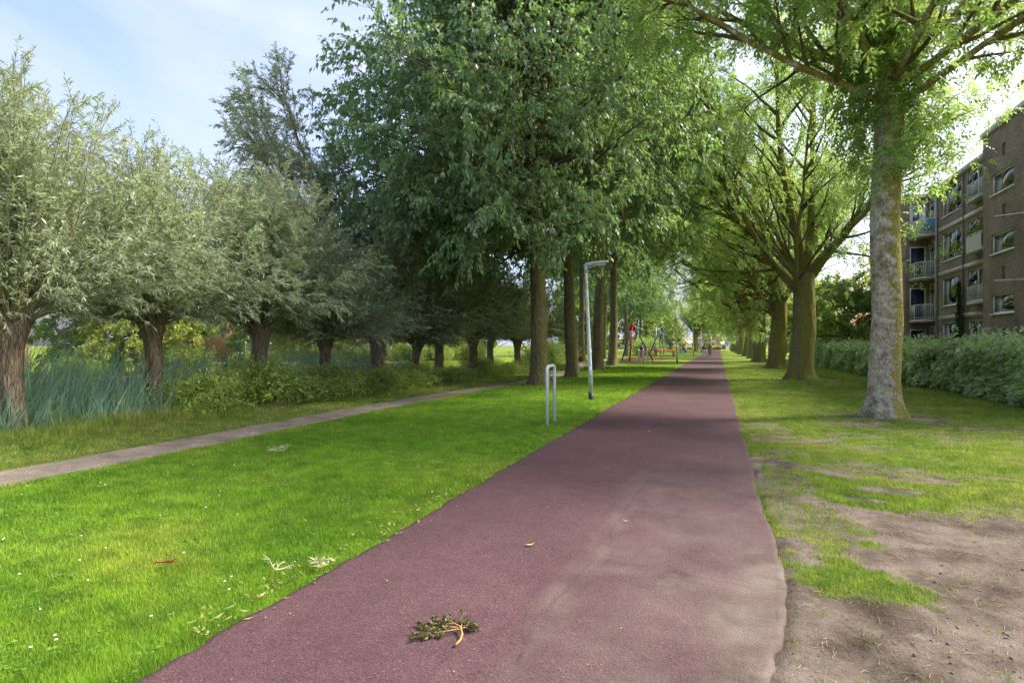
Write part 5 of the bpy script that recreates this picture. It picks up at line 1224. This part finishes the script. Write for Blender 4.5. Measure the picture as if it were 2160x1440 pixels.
M['lamp_lens'] = plain('lamp_lens', (0.55, 0.56, 0.55), 0.15)

def lamp(o, lean):
    lx, ly = lean
    MB().tube([(0, 0, -0.1), (lx * 0.06, ly * 0.06, 0.24)], [0.078, 0.074], 16).build('base_sleeve', M['lamp_foot'], o)
    zz = np.array([0.24, 1.2, 1.25, 2.4, 3.6, 3.72]); rr = np.array([0.066, 0.060, 0.056, 0.048, 0.040, 0.040])
    MB().tube(np.stack([lx * zz / 3.9, ly * zz / 3.9, zz], 1), rr, 16).build('pole', M['lamp_paint'], o, smooth=True)
    MB().box(lx * .18 - .022, lx * .18 + .022, ly * .18 - .072, ly * .18 - .050, 0.62, 0.98).build('access_door', M['lamp_head'], o)
    MB().tube([(lx * .935, ly * .935, 3.66), (lx * .95, ly * .95, 3.84), (lx * .99, ly * .99, 3.90)], [0.056, 0.056, 0.03], 14).build('collar', M['lamp_head'], o)
    # flat tapering head reaching over the path (+x side)
    hd_ = thing_head = MB(); xs = np.array([-0.06, 0.0, 0.10, 0.28, 0.48, 0.62, 0.66]); hw = np.array([0.03, 0.06, 0.075, 0.11, 0.105, 0.06, 0.02]); tt = np.array([0.05, 0.075, 0.07, 0.055, 0.04, 0.022, 0.01]); zc = np.array([3.86, 3.885, 3.90, 3.925, 3.94, 3.95, 3.952])
    k = 12; ph = np.arange(k) * 2 * PI / k
    V = np.stack([np.broadcast_to((xs + lx)[:, None], (7, k)), ly + hw[:, None] * np.cos(ph)[None], zc[:, None] + tt[:, None] * np.sin(ph)[None] * np.where(np.sin(ph) > 0, 0.75, 1.0)[None]], -1)
    idx = np.arange(7 * k).reshape(7, k); F = np.stack([idx[:-1], np.roll(idx[:-1], -1, 1), np.roll(idx[1:], -1, 1), idx[1:]], -1).reshape(-1, 4)
    hd_.add(V.reshape(-1, 3), F4=F); c0 = hd_.n; hd_.add([V[0].mean(0), V[-1].mean(0)])
    hd_.F3.append(np.array([(c0, (j + 1) % k, j) for j in range(k)] + [(c0 + 1, 6 * k + j, 6 * k + (j + 1) % k) for j in range(k)]))
    h_ = hd_.build('lamp_head', M['lamp_head'], o, smooth=True)
    MB().box(lx + 0.2, lx + 0.56, ly - 0.07, ly + 0.07, 3.862, 3.885).build('lens', M['lamp_lens'], h_)
GL = 'lamp posts along the left edge of the cycle path'
L1 = thing('lamp_post', 'nearest lamp post, tall grey pole with dark blue foot and flat head', 'lamp post', (-3.42, 16.1, 0), 0, GL); lamp(L1, (-0.15, -0.06))
for x_, y_, lb in ((-3.42, 52.5, 'second lamp post, beside the playground'), (-3.1, 80.6, 'third lamp post, just left of the walkers'), (-3.3, 132, 'farthest small lamp post down the path')):
    copy_thing(L1, (x_, y_, 0), 0, lb, GL)

# ------------------------------------------------------------------ steel hoops
M['galv'] = plain('galvanised', (0.68, 0.70, 0.73), 0.45, metal=0.1, noise=0.15, nscale=20)
def hoop(o, wy, h, r, rc=0.09):
    pts = [(0, -wy / 2, -0.1), (0, -wy / 2, h - rc)] + [(0, -wy / 2 + rc - rc * math.cos(a), h - rc + rc * math.sin(a)) for a in np.linspace(0.3, PI / 2, 5)]
    pts += [(0, wy / 2 - rc + rc * math.sin(a), h - rc + rc * math.cos(a)) for a in np.linspace(0, PI / 2 - 0.3, 5)] + [(0, wy / 2, h - rc), (0, wy / 2, -0.1)]
    MB().tube(pts, r, 12).build('tube', M['galv'], o, smooth=True)
hp = thing('hoop_stand', 'galvanised steel hoop standing alone in the lawn in front of the nearest lamp', 'bicycle hoop', (-3.2, 11.15, 0), math.radians(-3)); hoop(hp, 0.46, 1.17, 0.030)
for a_ in (-0.23, 0.23): MB().prism([(0.055 * math.cos(q), a_ + 0.055 * math.sin(q)) for q in np.arange(10) * 2 * PI / 10], -0.02, 0.012).build('foot_collar', M['galv'], hp)
g1 = thing('hoop_stand', 'left hoop of the three far hoops by the red tripod', 'bicycle hoop', (-6.25, 48.6, 0), math.radians(-4), 'far bicycle hoops by the playground'); hoop(g1, 0.55, 1.2, 0.03)
copy_thing(g1, (-5.95, 48.9, 0), math.radians(-4), 'middle hoop of the three far hoops by the red tripod'); copy_thing(g1, (-5.65, 49.2, 0), math.radians(-4), 'right hoop of the three far hoops by the red tripod')

# ------------------------------------------------------------------ playground: cable slide, red beam, bark chips
M['pblue'] = plain('play_blue', (0.035, 0.06, 0.20), 0.45); M['pred'] = plain('play_red', (0.55, 0.03, 0.03), 0.45)
pz_ = (-8.05, 57.0)
cs1 = thing('cable_slide', 'playground cable slide with red and blue tripod and far blue frame', 'playground equipment', (-8.05, 57.0, 0))
apex = np.array([0.05, 0, 3.75])
feet = [np.array([-0.98, -0.15, 0]), np.array([2.0, 0.9, 0])]
for f_ in feet: MB().tube([f_ - (0, 0, .05), apex], 0.065, 10).build('leg', M['pblue'], cs1)
lg_ = MB().tube([(-0.05, -1.25, -0.05), (0.08, -0.1, 3.4)], 0.085, 10).build('leg', M['pred'], cs1); lg_['label'] = 'red front leg of the tripod'
MB().add([(-0.32, -0.12, 3.0), (0.42, -0.12, 3.0), (0.14, -0.12, 3.8), (-0.04, -0.12, 3.8), (-0.32, 0.02, 3.0), (0.42, 0.02, 3.0), (0.14, 0.02, 3.8), (-0.04, 0.02, 3.8)], F4=MB.BOXF).build('head_plate', M['pred'], cs1)
BX, BY = 0.75, 23.0
R2 = np.array([math.cos(TH), math.sin(TH), 0])
for s_ in (-1, 1):
    a_ = np.array([BX, BY, 0]) + R2 * s_ * 1.85; MB().tube([a_ - (0, 0, .05), (BX, BY, 4.1)], 0.075, 10).build('leg', M['pblue'], cs1)
a_ = np.array([BX, BY, 3.55]); MB().add([a_ - R2 * .24 + (0, -.06, 0), a_ + R2 * .24 + (0, -.06, 0), a_ + R2 * .05 + (0, -.06, .6), a_ - R2 * .05 + (0, -.06, .6), a_ - R2 * .24 + (0, .06, 0), a_ + R2 * .24 + (0, .06, 0), a_ + R2 * .05 + (0, .06, .6), a_ - R2 * .05 + (0, .06, .6)], F4=MB.BOXF).build('head_plate', M['pblue'], cs1)
tt = np.linspace(0, 1, 14); cab = np.stack([0.05 + (BX - .05) * tt, BY * tt, 3.6 + 0.35 * tt - 1.0 * 4 * tt * (1 - tt) * 0.5], 1)
MB().tube(cab, 0.012, 5).build('cable', M['galv'], cs1)
for s_ in (-1, 1): MB().tube([np.array([BX, BY - 0.3, 3.6]) + R2 * 0.16 * s_, np.array([BX, BY - .3, 0.55]) + R2 * 0.26 * s_], 0.022, 6).build('rope', M['pblue'], cs1)
sw = MB().box(BX - 0.30, BX + 0.30, BY - 0.45, BY - 0.15, 0.52, 0.58).build('seat', M['pred'], cs1)
rb_ = thing('red_balance_beam', 'long low red beam with short posts at the playground, under the blue frame', 'playground equipment', (-8.2, 72.0, 0))
mb = MB(); mb.tube([(-0.9, -0.35, 0.95), (3.0, 1.1, 0.95)], 0.06, 8); mb.build('beam', M['pred'], rb_)
for t_ in (0.02, 0.36, 0.62, 0.98): MB().tube([(-0.9 + 3.9 * t_, -0.35 + 1.45 * t_, -0.05), (-0.9 + 3.9 * t_, -0.35 + 1.45 * t_, 0.95)], 0.045, 8).build('post', M['pred'], rb_)
q = np.arange(28) * 2 * PI / 28; rr = 1 + 0.2 * np.sin(q * 3 + 1) + 0.1 * np.sin(q * 7)
mb = MB(); mb.prism([(-8.0 + 2.3 * a_ * math.cos(b_), 66.0 + 8.5 * a_ * math.sin(b_)) for a_, b_ in zip(rr, q)], -0.05, 0.025)
bc = mb.build('bark_chip_bed', plain('bark_chips', (0.17, 0.075, 0.05), 0.95, noise=0.45, nscale=25, bump=0.6)); bc['kind'] = 'structure'
for (x_, y_, h_, lb) in ((-7.7, 88, 3.6, 'slim grey pole between the two playground frames'), (-9.2, 92, 4.4, 'slim grey pole behind the left leg of the blue frame'), (-3.2, 118, 4.2, 'pale pole behind the walkers'), (-1.6, 150, 4.0, 'pale thin pole far down the left edge of the path')):
    p_ = thing('grey_pole', lb, 'pole', (x_, y_, 0), 0, 'thin poles in the distance'); MB().tube([(0, 0, -.1), (0, 0, h_)], [0.08, 0.06], 8).build('shaft', M['lamp_head'], p_); MB().ball((0, 0, h_), 0.07, 8, 5).build('cap', M['lamp_head'], p_)
lb_ = thing('litter_bin', 'small dark litter bin on the far lawn left of the third lamp', 'litter bin', (-6.2, 118, 0))
MB().tube([(0, 0, 0), (0, 0, 0.95)], 0.26, 12).build('drum', M['pblue'], lb_); MB().tube([(0, 0, 0.95), (0, 0, 1.0)], 0.29, 12).build('rim', M['galv'], lb_)

# ------------------------------------------------------------------ people
SKIN = plain('skin', (0.48, 0.30, 0.22), 0.6)
def skinned(name, verts, edges, rad, mat, parent, root=0, sub=1):
    me = bpy.data.meshes.new(name); me.from_pydata([tuple(v) for v in verts], edges, []); me.update()
    o = bpy.data.objects.new(name, me); COL.objects.link(o); me.materials.append(mat); o.parent = parent
    sk = o.modifiers.new('skin', 'SKIN'); sk.use_smooth_shade = True
    if not me.skin_vertices: me.attributes.new('sk', 'FLOAT', 'POINT')
    for i, r_ in enumerate(rad):
        sv_ = me.skin_vertices[0].data[i]; sv_.radius = (r_, r_) if np.isscalar(r_) else r_; sv_.use_root = (i == root)
    if sub: ss = o.modifiers.new('sub', 'SUBSURF'); ss.levels = sub; ss.render_levels = sub
    return o

def person(label, loc, rz, top, legs, hair, H=1.72, pose='walk', scale=1.0, group=None, sleeves=True):
    """facing -Y in local space"""
    t_ = thing('person', label, 'person', loc, rz, group, scale)
    if pose == 'walk': hipz, kn, ft = 0.90, [(-.10, -.14, .50), (.10, .10, .48)], [(-.10, -.22, .06), (.10, .34, .10)]
    elif pose == 'ride': hipz, kn, ft = 0.98, [(-.11, -.36, .72), (.11, -.30, .58)], [(-.11, -.20, .34), (.11, -.06, .16)]
    else: hipz, kn, ft = 0.90, [(-.10, -.02, .49), (.10, 0, .49)], [(-.11, 0, .06), (.12, .02, .06)]
    lean = -0.28 if pose == 'ride' else -0.03
    ch = (0, lean * 0.8, hipz + 0.40); nk = (0, lean, hipz + 0.56); hdp = (0, lean - 0.03, hipz + 0.72)
    if pose == 'ride': el_ = [(-.24, lean - .18, hipz + .24), (.24, lean - .18, hipz + .24)]; ha = [(-.24, lean - .42, hipz + .12), (.24, lean - .42, hipz + .12)]
    elif pose == 'walk': el_ = [(-.26, .10, hipz + .18), (.26, -.06, hipz + .18)]; ha = [(-.25, .10, hipz - .06), (.26, -.22, hipz - .02)]
    else: el_ = [(-.25, .02, hipz + .17), (.25, .02, hipz + .17)]; ha = [(-.24, -.06, hipz - .06), (.24, -.06, hipz - .06)]
    hp_ = (0, 0, hipz); sh = [(-.19, ch[1], hipz + .47), (.19, ch[1], hipz + .47)]; hj = [(-.10, 0, hipz - .03), (.10, 0, hipz - .03)]
    toe = [(a_[0], a_[1] - .16, max(a_[2] - .03, 0.03)) for a_ in ft]
    V = [hp_, ch, nk, hdp, (0, hdp[1], hdp[2] + .12), sh[0], el_[0], ha[0], sh[1], el_[1], ha[1], hj[0], kn[0], ft[0], toe[0], hj[1], kn[1], ft[1], toe[1]]
    E = [(0, 1), (1, 2), (2, 3), (3, 4), (1, 5), (5, 6), (6, 7), (1, 8), (8, 9), (9, 10), (0, 11), (11, 12), (12, 13), (13, 14), (0, 15), (15, 16), (16, 17), (17, 18)]
    Rd = [(.15, .11), (.16, .11), .055, .10, .075, .06, .045, .045, .06, .045, .045, .085, .06, .045, .04, .085, .06, .045, .04]
    skinned('body', V, E, Rd, SKIN, t_)
    Vj = [(0, 0, hipz - .02), ch, (0, nk[1], nk[2] - .04), sh[0], el_[0], tuple(np.array(ha[0]) * .85 + np.array(el_[0]) * .15), sh[1], el_[1], tuple(np.array(ha[1]) * .85 + np.array(el_[1]) * .15)]
    skinned('jacket', Vj, [(0, 1), (1, 2), (1, 3), (3, 4), (4, 5), (1, 6), (6, 7), (7, 8)], [(.175, .13), (.185, .13), .075, .08, .065, .06, .08, .065, .06], top, t_)
    Vl = [(0, 0, hipz), hj[0], kn[0], ft[0], hj[1], kn[1], ft[1]]
    skinned('trousers', Vl, [(0, 1), (1, 2), (2, 3), (0, 4), (4, 5), (5, 6)], [(.165, .125), .10, .075, .06, .10, .075, .06], legs, t_)
    MB().ball((0, hdp[1] + .02, hdp[2] + .09), (.105, .12, .12), 10, 7).build('hair', hair, t_, smooth=True)
    sh_m = plain('shoe', (0.35, 0.34, 0.33), 0.7)
    for a_ in ft: MB().ball((a_[0], a_[1] - .06, max(a_[2] - .02, .05)), (.05, .14, .05), 8, 5).build('shoe', sh_m, t_, smooth=True)
    return t_
C_ = lambda n_, c_: plain(n_, c_, 0.85)
navy, jeans, red, dark, white_c, sky_c = C_('navy_cloth', (0.03, 0.035, 0.07)), C_('pale_jeans', (0.38, 0.44, 0.55)), C_('red_cloth', (0.65, 0.05, 0.03)), C_('dark_cloth', (0.04, 0.04, 0.05)), C_('white_cloth', (0.7, 0.7, 0.7)), C_('blue_cloth', (0.08, 0.15, 0.45))
hair_b, hair_l = C_('brown_hair', (0.09, 0.05, 0.03)), C_('blond_hair', (0.40, 0.26, 0.13))
person('person walking on the path in navy jacket and pale jeans', (-1.75, 80.5, 0.01), 0.35, navy, jeans, hair_b)
bag = thing('shoulder_bag', 'tan bag carried at the side of the walker in navy', 'bag', (-2.12, 80.35, 0.55)); MB().ball((0, 0, 0.22), (.15, .09, .24), 10, 7).build('sack', C_('tan_cloth', (0.50, 0.30, 0.12)), bag, smooth=True); MB().tube([(-.08, 0, .40), (-.02, 0, .72), (.06, 0, .40)], .015, 6).build('strap', C_('tan_strap', (0.40, 0.24, 0.10)), bag)
cyp = (-1.15, 85.0, 0.01)
person('person in bright red top riding a bicycle behind the walker', cyp, 0.1, red, dark, hair_l, pose='ride')
bk = thing('bicycle', 'bicycle ridden by the person in red', 'bicycle', cyp, 0.1)
def wheel(y_):
    q = np.linspace(0, 2 * PI, 25); o_ = MB().tube([(0, y_ + .33 * math.cos(a_), .34 + .33 * math.sin(a_)) for a_ in q], 0.018, 6, cap=False).build('wheel', dark, bk)
    for a_ in np.arange(6) * PI / 3: MB().tube([(0, y_, .34), (0, y_ + .32 * math.cos(a_), .34 + .32 * math.sin(a_))], 0.004, 4).build('spoke', M['galv'], o_)
wheel(-0.55); wheel(0.5)
mb = MB()
for a_, b_ in (((0, .5, .34), (0, 0.02, .32)), ((0, .02, .32), (0, .14, .86)), ((0, .12, .8), (0, -.38, .84)), ((0, .02, .32), (0, -.40, .74)), ((0, .5, .34), (0, .13, .8)), ((0, -.55, .34), (0, -.37, 1.0))): mb.tube([a_, b_], 0.018, 6)
mb.build('frame', M['galv'], bk); MB().ball((0, .15, .90), (.07, .13, .035), 8, 5).build('saddle', dark, bk); MB().tube([(-.26, -.48, 1.08), (0, -.38, 1.04), (.26, -.48, 1.08)], .014, 6).build('handlebar', M['galv'], bk)
person('child in white top standing on the far lawn, left of the pair', (-6.0, 100.0, 0), 0.5, white_c, C_('grey_cloth', (0.35, 0.35, 0.38)), hair_b, pose='stand', scale=0.85)
person('child in dark top and pale trousers on the far lawn, right of the pair', (-5.55, 100.0, 0), -0.6, dark, jeans, hair_b, pose='walk', scale=0.85)
person('person in pale blue top standing at the red playground beam', (-7.55, 75.0, 0.02), 0.2, C_('pale_blue_cloth', (0.30, 0.40, 0.55)), navy, hair_b, pose='stand')
person('person in navy standing behind the red tripod legs', (-9.1, 73.5, 0.02), 0.9, navy, C_('blue_jeans', (0.05, 0.08, 0.20)), hair_b, pose='stand')
person('small figure in blue at the far end of the cycle path', (2.0, 186, 0.01), 0, sky_c, sky_c, hair_b, pose='stand')

# ------------------------------------------------------------------ fallen twigs and leaves
rng = np.random.default_rng(404)
br_ = thing('fallen_branch', 'small leafy branch torn off and lying on the red path', 'branch', (-1.43, 2.80, 0.016), 0, None, 0.8)
M['dry_twig'] = plain('dry_twig', (0.34, 0.21, 0.07), 0.7, noise=0.25, nscale=30); M['pale_twig'] = plain('pale_twig', (0.50, 0.43, 0.28), 0.8, noise=0.2, nscale=30)
RV, FW = np.array([math.cos(TH), math.sin(TH), 0]), np.array([-math.sin(TH), math.cos(TH), 0])
def vw(r_, f_, z_=0.01): return RV * r_ + FW * f_ + np.array([0, 0, z_])
MB().tube([vw(.115, -.165), vw(.145, -.10, .015), vw(.15, -.04, .02), vw(.13, .04, .03), vw(.08, .09, .03), vw(-.02, .06, .03)], [.009, .008, .008, .007, .006, .004], 8).build('stem', M['dry_twig'], br_)
subs = []
for a_, b_ in (((.13, .03), (-.16, .10)), ((.12, .05), (-.13, .05)), ((.13, .01), (-.17, -.03)), ((.08, .08), (.05, .17)), ((.1, .07), (-.05, .17)), ((.14, .03), (.19, .07)), ((.12, .03), (-.10, -.04)), ((.13, .05), (.13, .15))):
    p0, p1 = vw(*a_, .025), vw(*b_, .02); tq = np.linspace(0, 1, 5)[:, None]; Q = p0 * (1 - tq) + p1 * tq; Q += rng.normal(0, .006, Q.shape) * [1, 1, .4]; Q[:, 2] = np.maximum(Q[:, 2], .006); subs.append(Q)
subs = np.stack(subs); V, F = tube_arrays(subs, taper(.0035, .0015, len(subs), 5), 5); link('side_twigs', make_mesh('side_twigs', V, [F]), M['dry_twig'], br_)
P, D, _, _ = spawn(subs, 9, .2, 1, .6, rng); l2 = grow(P, D * [1, 1, .3], .03 + .05 * rng.random(len(P)), 3, 0, .1, rng); l2[..., 2] = np.clip(l2[..., 2], .006, .06)
V, F = leaves_on(l2, 16, .034, .011, rng, grav=.05, fwd=.8, side=.6); V[:, 2] = np.clip(V[:, 2], .002, .075)
link('leaves', make_mesh('leaves', V, [F]), leaf_mat('withered', [(0.05, 0.055, 0.02), (0.09, 0.085, 0.03), (0.14, 0.12, 0.04)], (0.12, 0.12, 0.04), 0.2), br_)

def flat_leaf(label, x_, y_, L_, W_, rz, col, z_=0.017):
    t_ = thing('fallen_leaf', label, 'leaf', (x_, y_, z_), rz, 'single fallen leaves on the path')
    u = np.linspace(0, 1, 7); w_ = W_ * np.sin(PI * np.clip(u, 0.02, .98)) ** 0.8 / 2; zc = 0.012 * (u - .5) ** 2 * 4
    V = np.concatenate([np.stack([u * L_ - L_ / 2, w_, zc + .004], 1), np.stack([u * L_ - L_ / 2, u * 0, zc], 1), np.stack([u * L_ - L_ / 2, -w_, zc + .004], 1)])
    F = [(i, i + 7, i + 8, i + 1) for i in range(6)] + [(i + 7, i + 14, i + 15, i + 8) for i in range(6)]
    MB().add(V, F4=F).build('blade', plain('leaf_' + str(len(bpy.data.objects)), col, .6), t_); MB().tube([(-L_ / 2 - .015, 0, .014), (-L_ / 2, 0, .013)], .001, 4).build('stalk', M['dry_twig'], t_)
flat_leaf('fresh green leaf in the middle of the path beyond the fallen branch', -1.40, 4.28, .085, .024, 0.75, (0.30, 0.42, 0.10))
flat_leaf('small dark green leaf on the path left of the fallen branch', -2.08, 3.30, .03, .018, 0.1, (0.06, 0.16, 0.03))
flat_leaf('little yellow leaf further along the path near the seam', -1.20, 10.6, .07, .035, 1.2, (0.55, 0.48, 0.10))
flat_leaf('pale white leaf on the path beside the seam crack', -0.78, 5.15, .05, .016, 0.4, (0.62, 0.60, 0.52))

def twigs(name, label, loc, rz, n_, L_, mat, r_=.003, spread=1.2, up=.25, leafy=None):
    t_ = thing(name, label, 'twig', loc, rz)
    P = np.zeros((n_, 3)); a_ = rng.uniform(-spread, spread, n_); D = np.stack([np.cos(a_), np.sin(a_), up * rng.random(n_)], 1)
    Q = grow(P, D, L_ * (.5 + .5 * rng.random(n_)), 6, -0.01, .10, rng); Q[..., 2] = np.maximum(Q[..., 2], .006)
    P2, D2, _, _ = spawn(Q, 2, .3, .8, .6, rng); Q2 = grow(P2, D2 * [1, 1, .4], L_ * .25, 6, 0, .1, rng); Q2[..., 2] = np.maximum(Q2[..., 2], .005)
    V, F = tube_arrays(np.concatenate([Q, Q2]), taper(r_, r_ * .4, n_ * 3, 6), 5); link('stems', make_mesh('stems', V, [F]), mat, t_)
    if leafy:
        V, F = leaves_on(Q2, leafy, .05, .013, rng, grav=.1); V[:, 2] = np.maximum(V[:, 2], .01); link('leaves', make_mesh('leaves', V, [F]), leaf_mat('pale_dry_' + name, [(0.35, 0.40, 0.18), (0.45, 0.46, 0.26)], (.3, .3, .1), .2), t_)
twigs('bare_twig', 'pale forked bare twig at the left edge of the path', (-2.86, 3.12, .05), 1.75, 5, .19, M['pale_twig'], .0035, 1.0, .6)
twigs('leafy_twig', 'pale leafy twig lying at the edge of the path beside the bare twig', (-2.72, 3.30, .05), 0.6, 4, .15, M['pale_twig'], .0025, .8, .3, 10)
twigs('red_stick', 'reddish brown stick with bark lying in the left lawn', (-3.78, 2.95, .045), 0.5, 2, .26, plain('red_bark', (0.26, 0.075, 0.03), .8), .007, .25, .05)
twigs('willow_sprig', 'pale fallen sprig far across the lawn near the footpath', (-6.2, 6.6, .05), 0.4, 5, .36, M['pale_twig'], .004, 1.0, .25, 8)
twigs('pale_root', 'white bent twig on the bare soil at the right edge of the picture', (2.18, 5.0, .03), 1.2, 2, .28, M['pale_twig'], .004, .4, .2)
